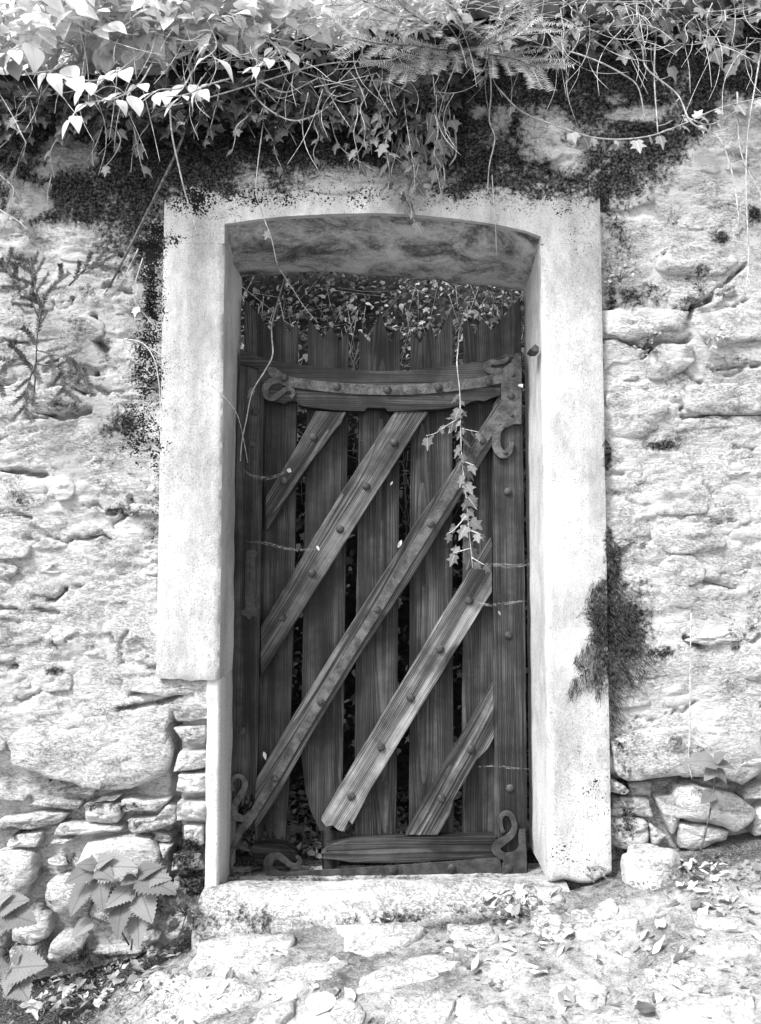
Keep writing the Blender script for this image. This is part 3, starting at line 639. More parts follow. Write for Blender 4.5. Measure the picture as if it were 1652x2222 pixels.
xs = np.unique(np.round(np.r_[lin(XL, IL), [IL + .0004], lin(IL + .0004, IR - .0004), [IR - .0004], lin(IR, XR)], 5))
slab('lintel', xs, lint_lo, lambda x: x * 0 + ZT + 0.008 * fbm(x * 5, x * 0, 3, 8), 26, -0.016, 0.14, M['render'], (.006, .006, 0, .006), seed=2)
# lower left, where the surround has broken off: rough mortar edge and the streaked reveal
slab('reveal', lin(-0.572, IL, .006), lambda x: x * 0 + 0.03, lambda x: x * 0 + 0.734, 110, 0.004, 0.30, M['post'], (.01, .008, .004, 0), 0.006, seed=6)
# soffit of the arched head
bx = np.array([P(x, y, 0.30)[:] for x, y in ((520,608),(530,605),(560,601),(640,597),(760,592),(860,597),(960,606),(1060,620),(1125,632),(1140,635))])
sx = np.linspace(IL - .02, IR + .02, 130); NT_ = 34; V = []; F = []
for r in range(NT_):
    t = r / (NT_ - 1)
    zf = arch(np.clip(sx, IL + .001, IR - .001)) + .001; xb = sx * 1.0; zb = np.interp(xb, bx[:, 0], bx[:, 2])
    z = zf * (1 - t) + zb * t + (0.022 * fbm(sx * 4, sx * 0 + t * 1.2, 5, 41, .55) - 0.012 * np.sin(t * math.pi)) * min(1, t * 5)
    V += np.c_[sx, np.full_like(sx, 0.0 + 0.30 * t), z].tolist()
for dz, yy in ((0.02, .315), (0.3, .32)): V += np.c_[sx, np.full_like(sx, yy), np.interp(sx, bx[:, 0], bx[:, 2]) + dz].tolist()
I = np.arange(len(V)).reshape(-1, len(sx)); F = np.stack([I[:-1, :-1], I[1:, :-1], I[1:, 1:], I[:-1, 1:]], -1).reshape(-1, 4)
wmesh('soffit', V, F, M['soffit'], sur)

# threshold stone
thr = None
nx_, ny_ = 120, 40
TX = np.linspace(-0.575, 0.60, nx_); V = []
prof = [(0.30, .02), (0.12, .030), (0.062, .066), (0.05, .071), (0.02, .075), (-.03, .075), (-.055, .070), (-.08, .058), (-.10, .042), (-.118, .022), (-.135, .0), (-.14, -.03), (-.15, -.08)]
cp = catmull([(a, b, 0) for a, b in prof], 4)
for a, b, _ in cp:
    yy = a + 0.012 * fbm(TX * 6, TX * 0 + b * 20, 4, 61) * (a < .06); zz = b + 0.005 * fbm(TX * 9, TX * 0 + a * 12, 4, 62, .6) + 0.012 * TX
    zz = zz - 0.10 * sstep(-.545, -.575, TX) * (zz + .05)
    V += np.c_[TX, yy, zz].tolist()
I = np.arange(len(V)).reshape(-1, nx_); F = np.stack([I[:-1, :-1], I[:-1, 1:], I[1:, 1:], I[1:, :-1]], -1).reshape(-1, 4)[:, ::-1]
V = np.array(V); mth = np.clip(0.34 * sstep(.065, .02, V[:, 2]) + 0.10 * sstep(.076, .05, V[:, 2]), 0, .8)
thr = wmesh('threshold_stone', V, F, M['mortar'], None, True, {'moss': mth, 'lich': mth * .4})
tag(thr, 'long worn pale stone step under the gate', 'doorstep')
# loose boulder at the foot of the right jamb
bs = P(1420, 1905, -0.05); V = []; F = []
bm = bmesh.new(); bmesh.ops.create_icosphere(bm, subdivisions=5, radius=1.0)
for v in bm.verts:
    d = v.co.copy(); n = 1 + .42 * mn.noise(d * 1.3 + Vector((3, 1, 7))) + .10 * mn.noise(d * 3 + Vector((1, 5, 2))) + .04 * mn.noise(d * 9) + .02 * mn.noise(d * 22)
    q = Vector((max(-.95, min(.97, d.x * n)), d.y * n, max(-.9, min(.86, d.z * n - .12 * d.x))))
    v.co = Vector((q.x * .108, q.y * .085, q.z * .098))
me = bpy.data.meshes.new('loose_stone'); bm.to_mesh(me); bm.free(); me.polygons.foreach_set('use_smooth', np.ones(len(me.polygons), bool))
a = me.attributes.new('moss', 'FLOAT', 'POINT'); a.data.foreach_set('value', np.array([max(0, .5 - v.co.z * 6 - .1) * .7 for v in me.vertices], np.float32))
tag(link('loose_stone', me, None, Vector((bs.x, -0.06, bs.z + .004)), M['stone']), 'rounded loose boulder lying against the foot of the right door jamb', 'stone')
# ------------------------------------------------------------------ gate
gate = thing('wooden_gate', (0.0, 0.235, 0.05), 'dark weathered wooden picket gate with diagonal braces and scrolled iron straps', 'gate')
def prism(name, px, Yf, th, mat, parent=gate, grain=(0, 1), bevel=0.0025, wob=0.0012, step=0.035, seed=0, wedge=0.0):
    pts = [P(x, y, Yf) for x, y in px]; q = []
    for i, a in enumerate(pts):
        b = pts[(i + 1) % len(pts)]; L = (b - a).length; k = max(1, int(L / step))
        for j in range(k):
            p = a.lerp(b, j / k)
            if j: p = p + Vector((mn.noise((p.x * 30, p.z * 30, seed)), 0, mn.noise((p.x * 30, p.z * 30, seed + 9)))) * wob
            q.append(p)
    c = sum(q, Vector()) / len(q); an = math.atan2(grain[0], grain[1]); ca, sa = math.cos(an), math.sin(an)
    bm = bmesh.new(); vs = []
    for p in q:
        X, Z = p.x - c.x, p.z - c.z; vs.append(bm.verts.new((X * ca - Z * sa, 0, X * sa + Z * ca)))
    f = bm.faces.new(vs)
    r = bmesh.ops.extrude_face_region(bm, geom=[f]); nv = [v for v in r['geom'] if isinstance(v, bmesh.types.BMVert)]
    bmesh.ops.translate(bm, verts=nv, vec=(0, th, 0))
    bmesh.ops.recalc_face_normals(bm, faces=bm.faces)
    if bevel:
        ed = [e for e in bm.edges if all(abs(v.co.y) < 1e-6 for v in e.verts)]
        bmesh.ops.bevel(bm, geom=ed, offset=bevel, segments=2, profile=.5, affect='EDGES', clamp_overlap=True)
    big = [g for g in bm.faces if len(g.verts) > 4]
    bmesh.ops.triangulate(bm, faces=big)
    me = bpy.data.meshes.new(name); bm.to_mesh(me); bm.free()
    o = link(name, me, parent, Vector((c.x, Yf, c.z)) - ploc(parent), mat); o.rotation_euler = (0, an, 0)
    return o
def gdir(a, b):
    A = P(a[0], a[1], .2); B = P(b[0], b[1], .2); d = B - A; return (d.x, d.z)
bm = bmesh.new()      # faceted bolt head
prof = [(1.0, 0.0), (1.05, -.15), (.98, -.40), (.72, -.68), (.32, -.86)]; N = 8; rings = []
for r, y in prof: rings.append([bm.verts.new((r * math.cos(2*math.pi*k/N + .2) * (1 + .05 * math.sin(k*2.7)), y, r * math.sin(2*math.pi*k/N + .2))) for k in range(N)])
for a, b in zip(rings[:-1], rings[1:]):
    for k in range(N): bm.faces.new((a[k], a[(k+1) % N], b[(k+1) % N], b[k]))
bm.faces.new(rings[-1]); bmesh.ops.recalc_face_normals(bm, faces=bm.faces)
BOLT = bpy.data.meshes.new('bolt'); bm.to_mesh(BOLT); bm.free(); BOLT.materials.append(M['bolt'])
def bolt(px, py, Y, parent, r=0.0125):
    r *= 1.15
    o = link('bolt', BOLT, parent); an = parent.rotation_euler.y if parent.type == 'MESH' else 0
    d = P(px, py, Y) - ploc(parent); ca, sa = math.cos(an), math.sin(an)
    o.location = (d.x * ca - d.z * sa, d.y, d.x * sa + d.z * ca); o.scale = (r, r * rnd.uniform(.8, 1), r); o.rotation_euler = (0, rnd.uniform(0, 6), 0)
YP, YS, YR, YBR, YM, YI = .2555, .2160, .2080, .2140, .2065, .2010
wd, wp, wr, ir = M['wood'], M['wood_pale'], M['wood_rot'], M['iron']
# pickets with crown-cut tops
prism('picket', [(527,1500),(530,646),(560,680),(587,716),(600,698),(611,683),(618,700),(627,721),(646,699),(641,1200),(628,1700),(620,1832),(612,1815),(604,1834),(592,1806),(585,1830),(574,1790),(566,1825),(553,1832),(555,1700)], YP, .022, wd, seed=1)
prism('picket', [(668,760),(669,688),(686,712),(703,735),(717,706),(737,741),(757,714),(756,900),(750,1300),(744,1700),(735,1786),(722,1790),(714,1812),(706,1800),(700,1816),(688,1790),(674,1760),(663,1720),(653,1640),(660,1200)], YP, .022, wd, seed=2)
prism('picket', [(779,900),(780,715),(802,742),(812,712),(825,672),(837,712),(847,742),(869,714),(868,900),(865,1300),(861,1700),(859,1815),(769,1815),(771,1500),(775,1200)], YP, .022, wd, seed=3)
prism('picket', [(891,900),(892,716),(912,743),(924,724),(935,705),(947,736),(966,700),(983,665),(982,1000),(983,1400),(986,1815),(888,1815),(889,1400)], YP, .022, wd, seed=4)
prism('picket', [(1007,900),(1006,700),(1014,693),(1032,725),(1045,690),(1068,717),(1098,680),(1130,643),(1136,1000),(1142,1700),(1142,1815),(1003,1815),(1005,1300)], YP, .022, wd, seed=5)
# stiles
st = prism('stile', [(522,764),(573,786),(571,1000),(566,1250),(562,1500),(557,1700),(552,1735),(546,1722),(540,1748),(533,1726),(527,1752),(519,1735),(511,1765),(503,1745),(497,1770),(499,1500),(507,1100)], YS, .039, wd, seed=6)
for x, y in ((548,962),(527,1585),(554,893)): bolt(x, y, YS, st)
# worn lock with a long bolt on the left stile
def ribbon(name, px, Yf, th, mat, parent=gate, n=5, crown=0.0003):
    c = catmull([(a, b, w_) for a, b, w_ in px], n); V = []; m = len(c)
    for i in range(m):
        a = c[max(i-1, 0)]; b = c[min(i+1, m-1)]; t = np.array([b[0]-a[0], b[1]-a[1]]); t = t / (np.linalg.norm(t) + 1e-9); nn = np.array([-t[1], t[0]])
        p = c[i][:2]; hw = max(.6, c[i][2])
        for k, dy in ((-1, .0), (-.78, -crown), (0, -crown * 1.3), (.78, -crown), (1, .0)):
            q = P(*(p + nn * hw * k), Yf); V.append((q.x, Yf + dy, q.z))
        for k in (1, -1):
            q = P(*(p + nn * hw * k), Yf); V.append((q.x, Yf + th, q.z))
    F = []
    for i in range(m - 1):
        for k in range(7): F.append((i*7 + k, i*7 + (k+1) % 7, (i+1)*7 + (k+1) % 7, (i+1)*7 + k))
    F.append(tuple(range(7))[::-1]); F.append(tuple((m-1)*7 + k for k in range(7)))
    o = wmesh(name, V, F, mat, parent, False); bmn = bmesh.new(); bmn.from_mesh(o.data); bmesh.ops.recalc_face_normals(bmn, faces=bmn.faces); bmn.to_mesh(o.data); bmn.free(); return o
lk = prism('lock_plate', [(534,1195),(552,1192),(558,1200),(552,1215),(551,1290),(555,1318),(562,1328),(556,1337),(549,1335),(541,1345),(534,1336),(525,1334),(524,1325),(533,1318),(532,1290),(533,1215)], YS - .003, .0035, M['bolt'], gate, bevel=.001, seed=7)
bolt(541, 1327, YS - .003, lk, .005)
o = ribbon('slide_bolt', [(539,1212,2.4),(539,1240,2.4),(538,1270,2.4)], YS - .012, .008, M['bolt'], gate)
prism('keyhole_bar', [(547,1300),(562,1298),(562,1303),(547,1305)], YS - .005, .005, M['bolt'], gate, bevel=0)
sr = prism('stile', [(1070,880),(1133,770),(1136,1000),(1141,1400),(1145,1830),(1146,1905),(1075,1905),(1073,1600),(1070,1200)], YS, .039, wd, seed=8)
for x, y in ((1102,1067),(1103,1378),(1107,1710)): bolt(x, y, YS, sr)
# dished top rail
rail = prism('top_rail', [(521,758),(560,773),(600,784),(680,795),(760,802),(830,805),(900,803),(980,794),(1050,782),(1100,772),(1134,763),(1134,800),(1088,831),(1087,858),(1062,866),(1050,872),(1040,869),(1024,872),(1008,881),(960,888),(880,892),(842,893),(836,886),(798,885),(791,893),(720,890),(668,884),(652,880),(643,871),(626,871),(618,877),(600,872),(572,862),(560,800),(521,790)], YR, .0385, wd, grain=(1, -.02), seed=9, step=.02)
strap = ribbon('iron_strap', [(582,800,4),(592,806,10),(612,822,10.5),(640,830,10.5),(732,841,11),(842,846,11),(951,841,11),(1051,828,11),(1095,816,11)], YR - .006, .006, ir, gate)
for x, y in ((618,820),(731,839),(841,846),(952,842),(1061,829)): bolt(x, y, YR - .007, strap)
sc1 = ribbon('iron_scroll', [(622,826,4),(605,827,5),(588,828,7),(577,840,7.5),(578,857,7),(591,863,7),(607,855,6),(622,844,5),(634,846,4.5),(637,856,4),(631,863,4.5)], YR - .0075, .0075, ir, gate)
plate = prism('corner_plate', [(1131,766),(1121,766),(1109,787),(1090,800),(1075,806),(1064,812),(1056,839),(1088,831),(1088,872),(1009,993),(1031,999),(1086,919),(1090,925),(1100,928),(1116,920),(1132,920),(1133,812)], YR - .0085, .0085, ir, gate, bevel=.001, wob=.0006, seed=10)
for x, y, r in ((1109,859,.0115),(1114,813,.007),(1111,901,.006),(1048,957,.0115)): bolt(x, y, YR - .009, plate, r)
ribbon('iron_scroll', [(1090,803,6),(1074,806,7),(1061,802,7.5),(1057,793,7),(1066,786,6),(1082,786,5),(1096,782,5),(1102,774,4),(1096,769,3)], YR - .0092, .009, ir, gate); bolt(1093, 775, YR - .001, gate, .007)
ribbon('iron_scroll', [(1093,924,5),(1080,936,8),(1077,955,9),(1080,974,9),(1090,985,9),(1101,983,8),(1108,972,6),(1111,958,4)], YR - .009, .011, ir, gate); bolt(1097, 982, YR - .010, gate, .007)
# braces
def brace(px, Y, mat, seed, a, b, bolts, th=.040, br=.0125, bev=.004):
    o = prism('brace', px, Y, th, mat, gate, gdir(a, b), bevel=bev, wob=.0018, seed=seed)
    for x, y in bolts: bolt(x, y, Y, o, br)
    return o
brace([(686,891),(752,893),(742,918),(728,932),(650,1040),(578,1152),(575,1100),(577,1078),(640,975)], YBR, M['wood_mid'], 11, (578,1100), (715,893), ((680,948),(617,1042)))
brace([(857,892),(931,892),(926,905),(914,918),(771,1142),(651,1334),(565,1470),(566,1358),(640,1234),(750,1054)], YBR + .0007, M['wood_mid'], 12, (565,1415), (895,893), ((855,960),(795,1055),(738,1148),(677,1243),(613,1340)))
mb = brace([(1083,868),(1092,872),(1088,935),(1010,1062),(900,1245),(770,1440),(680,1588),(600,1735),(553,1802),(551,1740),(556,1690),(650,1532),(750,1372),(830,1248),(905,1130),(1000,998),(1072,884)], YM, M['wood_mid'], 13, (555,1745), (1080,890), ())
brace([(1066,1166),(1069,1180),(1068,1285),(1000,1395),(900,1558),(800,1722),(765,1790),(757,1782),(748,1806),(735,1803),(722,1792),(708,1795),(697,1780),(760,1672),(860,1505),(960,1338)], YBR, wp, 14, (720,1795), (1068,1230), ((1018,1303),(955,1408),(891,1513),(827,1621),(763,1728)))
brace([(1072,1482),(1073,1600),(1060,1625),(1035,1650),(985,1737),(978,1765),(950,1813),(882,1813),(884,1806),(960,1672)], YBR + .0004, wp, 15, (915,1813), (1072,1540), ((1022,1625),(958,1732)))
ds = ribbon('iron_strap', [(1022,996,11.5),(940,1128,11),(870,1240,10.5),(819,1323,10),(760,1416,10),(695,1522,10),(640,1614,9.5),(597,1688,10),(560,1748,9),(535,1788,9),(520,1806,8),(508,1832,6),(498,1862,4),(499,1888,3.5),(508,1906,3)], YM - .006, .006, ir, gate)
for x, y in ((935,1137),(819,1323),(695,1522),(597,1690)): bolt(x, y, YM - .007, ds, .0115)
ribbon('iron_scroll', [(506,1716,3.5),(502,1700,4),(510,1686,4.5),(524,1686,5),(532,1700,6),(527,1718,7),(514,1738,8),(506,1756,8.5),(513,1772,8),(532,1776,7),(546,1762,6)], YM - .0072, .007, ir, gate)
# bottom rail, broken on the left, and its strap
br_ = prism('bottom_rail', [(706,1838),(722,1832),(760,1822),(900,1817),(1078,1814),(1080,1862),(960,1868),(860,1874),(770,1873),(725,1866),(700,1864),(706,1857),(697,1852),(708,1847)], YR + .001, .040, wd, gate, (1, .01), bevel=.003, seed=16, step=.02)
prism('rail_stub', [(544,1841),(550,1834),(558,1831),(585,1829),(614,1831),(632,1840),(646,1852),(651,1862),(640,1876),(628,1886),(600,1889),(585,1886),(566,1880),(552,1868),(547,1855)], YR + .0015, .038, wr, gate, (1, -.1), bevel=.006, seed=17, step=.012, wob=.004)
prism('post_stub', [(695,1800),(752,1806),(748,1825),(740,1872),(722,1890),(700,1890),(697,1850)], YP - .0006, .03, wr, gate, (0, 1), bevel=.003, seed=18, step=.02, wob=.004)
bst = prism('iron_strap', [(596,1894),(640,1892),(700,1888),(830,1880),(960,1871),(1085,1861),(1092,1905),(960,1904),(800,1905),(600,1906)], YR - .005, .006, M['bolt'], gate, (1, 0), bevel=.001, seed=19)
for x, y in ((853,1887),(980,1883)): bolt(x, y, YR - .005, bst)
ribbon('iron_scroll', [(644,1858,3),(651,1868,5),(643,1880,6),(630,1877,6),(617,1866,6.5),(602,1858,8),(586,1864,10),(582,1880,10),(592,1893,9),(612,1899,7),(640,1900,6)], YR - .0065, .007, M['bolt'], gate)
cp2 = prism('corner_plate', [(1128,1800),(1140,1800),(1143,1850),(1144,1895),(1126,1914),(1098,1909),(1088,1899),(1091,1875),(1094,1866),(1100,1852),(1112,1850),(1122,1846),(1127,1836),(1125,1810)], YR - .0075, .0085, M['bolt'], gate, bevel=.001, seed=20); bolt(1103, 1884, YR - .008, cp2, .0125)
ribbon('iron_scroll', [(1092,1806,4),(1087,1790,4),(1087,1775,4.5),(1096,1765,5),(1108,1768,6),(1115,1782,6),(1117,1797,6),(1110,1812,7),(1095,1824,8),(1080,1834,9),(1077,1846,9),(1087,1855,8),(1100,1862,8)], YR - .0082, .0085, M['bolt'], gate); bolt(1092, 1804, YS - .004, gate, .008)
# iron pintle in the right jamb
tag(prism('iron_pin', [(1150,757),(1162,746),(1170,752),(1170,763),(1158,763)], -.004, .06, M['bolt'], None, bevel=.003), 'short rusty iron pin sticking out of the right jamb', 'iron pin')
# ------------------------------------------------------------------ leaves
def t_leaf(prof, curl=.2, fold=.25, serr=0.0, nt=9, wave=0.0, cols=(-1, -.5, 0, .5, 1)):
    V = []; F = []; U = []; ts = [k / (nt - 1) for k in range(nt)]
    for i, t in enumerate(ts):
        wv = float(np.interp(t, [p[0] for p in prof], [p[1] for p in prof]))
        if serr and 0 < i < nt - 1: wv *= (1 + serr) if i % 2 else (1 - serr)
        for c in cols:
            x = wv * c; y = t + (serr * .10 if (serr and abs(c) == 1 and i % 2) else 0)
            V.append((x, y, fold * abs(x) - curl * t * t + wave * math.sin(t * 9 + c * 2) * abs(c))); U.append((.5 + .5 * c * min(1, wv / .3), t))
    m = len(cols)
    for i in range(nt - 1):
        for k in range(m - 1): F.append((i*m + k, i*m + k + 1, (i+1)*m + k + 1, (i+1)*m + k))
    return V, F, U
def t_ivy(curl=.15, lob=1.0, three=False):
    o = [(0,0),(.16,-.10),(.34,-.02),(.46,.12),(.33,.22),(.30,.30),(.44,.42),(.56,.58),(.36,.56),(.20,.60),(.14,.78),(0,1.0)]
    if three: o = [(0,0),(.14,-.06),(.30,.02),(.38,.16),(.34,.28),(.46,.46),(.28,.50),(.16,.60),(.10,.80),(0,1.0)]
    o = [(x * lob, y) for x, y in o]; full = o + [(-x, y) for x, y in o[-2:0:-1]]
    V = [(0, .28, 0.0)] + [(x, y, .10 * abs(x) - curl * (abs(x) ** 1.5 + max(0, y - .3) ** 2) * 1.2) for x, y in full]
    U = [(.5, .28)] + [(.5 + x * .8, max(0, y)) for x, y in full]; n = len(full)
    return V, [(0, 1 + i, 1 + (i + 1) % n) for i in range(n)], U
OV = [(0, .02), (.06, .13), (.2, .26), (.35, .31), (.5, .30), (.7, .20), (.88, .08), (1, 0.0)]
LANC = [(0, .01), (.15, .08), (.4, .13), (.65, .11), (.85, .05), (1, 0)]
NET = [(0, .10), (.05, .27), (.15, .37), (.3, .40), (.5, .33), (.7, .22), (.88, .10), (1, 0)]
ROUND = [(0, .02), (.1, .25), (.3, .42), (.55, .46), (.8, .32), (.94, .15), (1, .02)]
T = dict(
    shrub=[t_leaf(OV, c, f, 0, 8, w_) for c, f, w_ in ((.15,.2,.0),(.3,.15,.02),(.05,.3,.0),(.45,.25,.02))],
    lanc=[t_leaf(LANC, c, .2, 0, 7) for c in (.1, .3)],
    ivy=[t_ivy(.12), t_ivy(.3, .9), t_ivy(.2, 1.1, True), t_ivy(.35, 1.0, True)],
    nettle=[t_leaf(NET, c, f, .13, 23, .015) for c, f in ((.2, .1), (.35, .15), (.1, .2))],
    dead=[t_leaf(LANC, c, f, 0, 8, w_) for c, f, w_ in ((-.35,.6,.05),(-.15,.9,.03),(.3,.5,.06))] + [t_leaf(OV, c, f, 0, 8, w_) for c, f, w_ in ((-.3,.4,.08),(.2,.5,.06))],
    herb=[t_ivy(.05, .8), t_ivy(.05, .7, True)], round=[t_leaf(ROUND, .1, .1, 0, 7)],
)
LM = {}
def leafmesh(kind, mat):
    k = (kind, mat)
    if k not in LM:
        L = []
        for v, f, u in T[kind]:
            me = mesh(kind + '_leaf', v, f, True, None, u); me.materials.append(M[mat]); L.append(me)
        LM[k] = L
    return LM[k]
def lmat(base, tip, nrm, wsc=1.0):
    base = Vector(base); y = Vector(tip) - base; L = y.length; y = y / L
    n = Vector(nrm); n = n - y * n.dot(y)
    n = n.normalized() if n.length > 1e-4 else y.orthogonal().normalized()
    x = y.cross(n)
    return Matrix(((x.x * L * wsc, y.x * L, n.x * L, base.x), (x.y * L * wsc, y.y * L, n.y * L, base.y), (x.z * L * wsc, y.z * L, n.z * L, base.z), (0, 0, 0, 1)))
def leaf(parent, kind, mat, base, tip, nrm, wsc=1.0, name='leaf'):
    me = rnd.choice(leafmesh(kind, mat)); o = link(name, me, parent)
    m = lmat(base, tip, nrm, wsc); m.translation = m.translation - ploc(parent); o.matrix_basis = m; return o
def rv(a=1.0): return Vector((rnd.uniform(-a, a), rnd.uniform(-a, a), rnd.uniform(-a, a)))
def leaf_in(bag, kind, base, tip, nrm, wsc=1.0):
    v, f, u = rnd.choice(T[kind]); bag.add(v, f, lmat(base, tip, nrm, wsc), u)
UP = Vector((0, -.55, .8))
def shoot(parent, bag, pts, r0, r1, kind, mat, size, gap, pair=True, droop=.3, start=.1, side=1.0, nrm=UP, wsc=1.0, jit=.35, into=None):
    """a stem through world points, with leaves along it"""
    c = [Vector(p) for p in catmull([tuple(p) for p in pts], 7)]; bag.tube(c, r0, r1, 5)
    acc = 0; tot = sum((b - a).length for a, b in zip(c[:-1], c[1:])); nxt = tot * start; s = 1
    for a, b in zip(c[:-1], c[1:]):
        d = b - a; L = d.length
        if L < 1e-6: continue
        d = d / L
        while nxt <= acc + L:
            p = a + d * (nxt - acc); lat = d.cross(nrm).normalized()
            for sg in ((1, -1) if pair else (s,)):
                sz = size * rnd.uniform(.45, 1.25); dr = (lat * sg * side + d * rnd.uniform(.2, .8) + Vector((0, 0, -droop * rnd.uniform(.3, 1.5))) + rv(jit)).normalized()
                q = p + dr * sz * .28
                bag.tube([p, p + dr * sz * .15 + Vector((0, 0, .003)), q], r1 * .7, r1 * .5, 4)
                n = nrm + rv(jit)
                if into is None: leaf(parent, kind, mat, q, q + dr * sz + Vector((0, 0, -.15 * sz)), n, wsc)
                else: leaf_in(into, kind, q, q + dr * sz + Vector((0, 0, -.15 * sz)), n, wsc)
            s = -s; nxt += gap * rnd.uniform(.7, 1.3)
        acc += L

# ------------------------------------------------------------------ pale shrub hanging over the wall top (upper left)
shrub = thing('leafy_shrub', (-0.9, 0.25, 2.82), 'pale broad-leaved shrub spilling over the wall top at upper left', 'shrub')
b = Bag()
for i in range(64):
    x0 = rnd.uniform(-1.5, -.05); y0 = rnd.uniform(-.1, .35); L = rnd.uniform(.25, .5)
    ang = rnd.choice((-1, 1)) * rnd.uniform(.5, 1.5); z0 = 2.80
    top = rnd.uniform(.05, .34) * (1.25 if x0 < -.5 else .8)
    p0 = Vector((x0, y0 + .1, z0)); p1 = p0 + Vector((ang * .06, -.16, top)); p2 = p1 + Vector((ang * L * .5, -L * .28, top * .15)); p3 = p2 + Vector((ang * L * .4, -L * .12, -.06 * rnd.random()))
    shoot(shrub, b, [p0, p1, p2, p3], .0035, .0015, 'shrub', 'shrub', rnd.uniform(.06, .10) if x0 < -.6 else rnd.uniform(.04, .07), .055, True, .3, .3, nrm=Vector((-.35, -.75, .55)))
hang = [([(330,140),(300,185),(245,215),(185,225),(150,260)], .075), ([(420,150),(395,190),(345,195),(310,220)], .07), ([(300,120),(250,160),(200,175),(140,165)], .08), ([(500,170),(450,185),(405,205),(360,210)], .06), ([(160,120),(120,150),(60,160)], .075), ([(560,60),(600,110),(560,140)], .06), ([(90,40),(60,90),(20,110)], .08), ([(450,40),(470,100),(440,130)], .08), ([(640,90),(600,130),(540,150)], .055)]
for q, s_ in hang: shoot(shrub, b, [P(x, y, -.16 - .05 * k) for k, (x, y) in enumerate(q)], .003, .0015, 'shrub', 'shrub', s_, .07, True, .3, .25)
b.build('stem', M['stem'], shrub)
# foliage behind it, too dense to count
b = Bag()
for i in range(8200):
    px = rnd.uniform(-120, 1000); lim = float(np.interp(px, [0, 300, 600, 740, 800, 1000], [200, 205, 165, 130, 70, 30])) + 22 * math.sin(px * .021) + 14 * math.sin(px * .057); py = rnd.uniform(-70, lim); Y = rnd.uniform(-.05, 1.2) if i % 3 else rnd.uniform(-.28, .05)
    if px < 110 and py < 55 + rnd.random() * 30 and Y > -.02: continue
    if 500 < px < 560 and py < 45 and Y > 0: continue
    p = P(px, py, Y)
    if p.z < 2.80 + .1 * max(0, Y): continue
    d = Vector((rnd.uniform(-1, 1), rnd.uniform(-.5, .1), rnd.uniform(-.7, .5))).normalized() * rnd.uniform(.028, .085 if px < 450 else .06)
    leaf_in(b, rnd.choice(('shrub', 'shrub', 'shrub', 'round', 'ivy', 'lanc')), p, p + d, Vector((-.35, -.7, .6)) + rv(.35))
tag(b.build('foliage', M['shrub'], None, True), 'dense pale undergrowth behind the wall top', None, None, 'stuff')

b = Bag()
for i in range(330):
    px = rnd.uniform(-60, 1650); py = rnd.uniform(-30, 210) if px < 1000 else rnd.uniform(-30, 110); Y = rnd.uniform(-.26, -.04); an = rnd.choice((rnd.uniform(-.5, .5), rnd.uniform(1.0, 2.1))); L = rnd.uniform(60, 190); cv = rnd.uniform(-30, 30)
    q = [P(px + math.cos(an) * L * t - math.sin(an) * cv * math.sin(t * 3.1), py + math.sin(an) * L * t + math.cos(an) * cv * math.sin(t * 3.1), Y + .05 * math.sin(t * 5)) for t in (0, .33, .66, 1)]
    b.tube(catmull([tuple(v) for v in q], 4), rnd.uniform(.0009, .0022), .0007, 4)
tag(b.build('twigs', M['stem'], None, True), 'tangle of thin pale twigs and runners along the wall top', None, None, 'stuff')
# ------------------------------------------------------------------ ivy
def ivy(name_label, strands, mat, size, gap, pair=False, r=.002, stemmat='stem', jit=.45, side=.8, cat='ivy', droop=.7, name='ivy', start=.08, nrm=None, kind='ivy'):
    p0 = P(*strands[0][0]) if len(strands[0][0]) == 3 else strands[0][0]
    t = thing(name, p0, name_label, cat); bag = Bag()
    for s in strands:
        shoot(t, bag, [P(*q) for q in s], r, r * .55, kind, mat, size, gap, pair, droop, start, side, nrm or Vector((rnd.uniform(-.3, .2), -.75, .6)), 1.0, jit)
    bag.build('stem', M[stemmat], t); return t
def fan(x0, x1, y0, y1, n, Ya=-.03, spread=60, k=4, la=120, lb=220):
    L = []
    for i in range(n):
        x = x0 + (x1 - x0) * (i + rnd.random()) / n; y = y0 + (y1 - y0) * rnd.random(); ln = rnd.uniform(la, lb); dx = rnd.uniform(-spread, spread); Y = Ya - rnd.uniform(0, .06)
        L.append([(x + dx * t + rnd.uniform(-12, 12), y + ln * t, Y - .03 * math.sin(t * 3)) for t in [j / k for j in range(k + 1)]])
    return L
ivy('dark ivy hanging in the shade below the pale shrub at far left', fan(-20, 200, 190, 250, 8, -.02, 60, 4, 60, 200), 'ivy_mid', .042, .06)
ivy('dark ivy curtain with torn leaves left of the long leaning stick', fan(190, 410, 190, 250, 8, -.02, 60, 4, 60, 190), 'ivy_mid', .040, .065)
ivy('ivy tangle over the wall between the leaning stick and the gate centre', fan(420, 720, 165, 235, 14, -.04, 70, 4, 60, 150), 'ivy_mid', .036, .05)
ivy('thick ivy bunch hanging in the middle above the gate arch', fan(780, 980, 150, 210, 15, -.04, 40, 5, 130, 280) + [[(880,200,-.05),(870,300,-.07),(850,380,-.06),(885,430,-.05),(900,485,-.05)], [(930,180,-.06),(960,280,-.07),(955,350,-.06),(960,400,-.05)]], 'ivy_mid', .040, .038)
ivy('ivy trailing along the wall top at upper right', fan(1030, 1660, -40, 30, 20, -.05, 80, 4, 50, 130), 'ivy_mid', .042, .042)
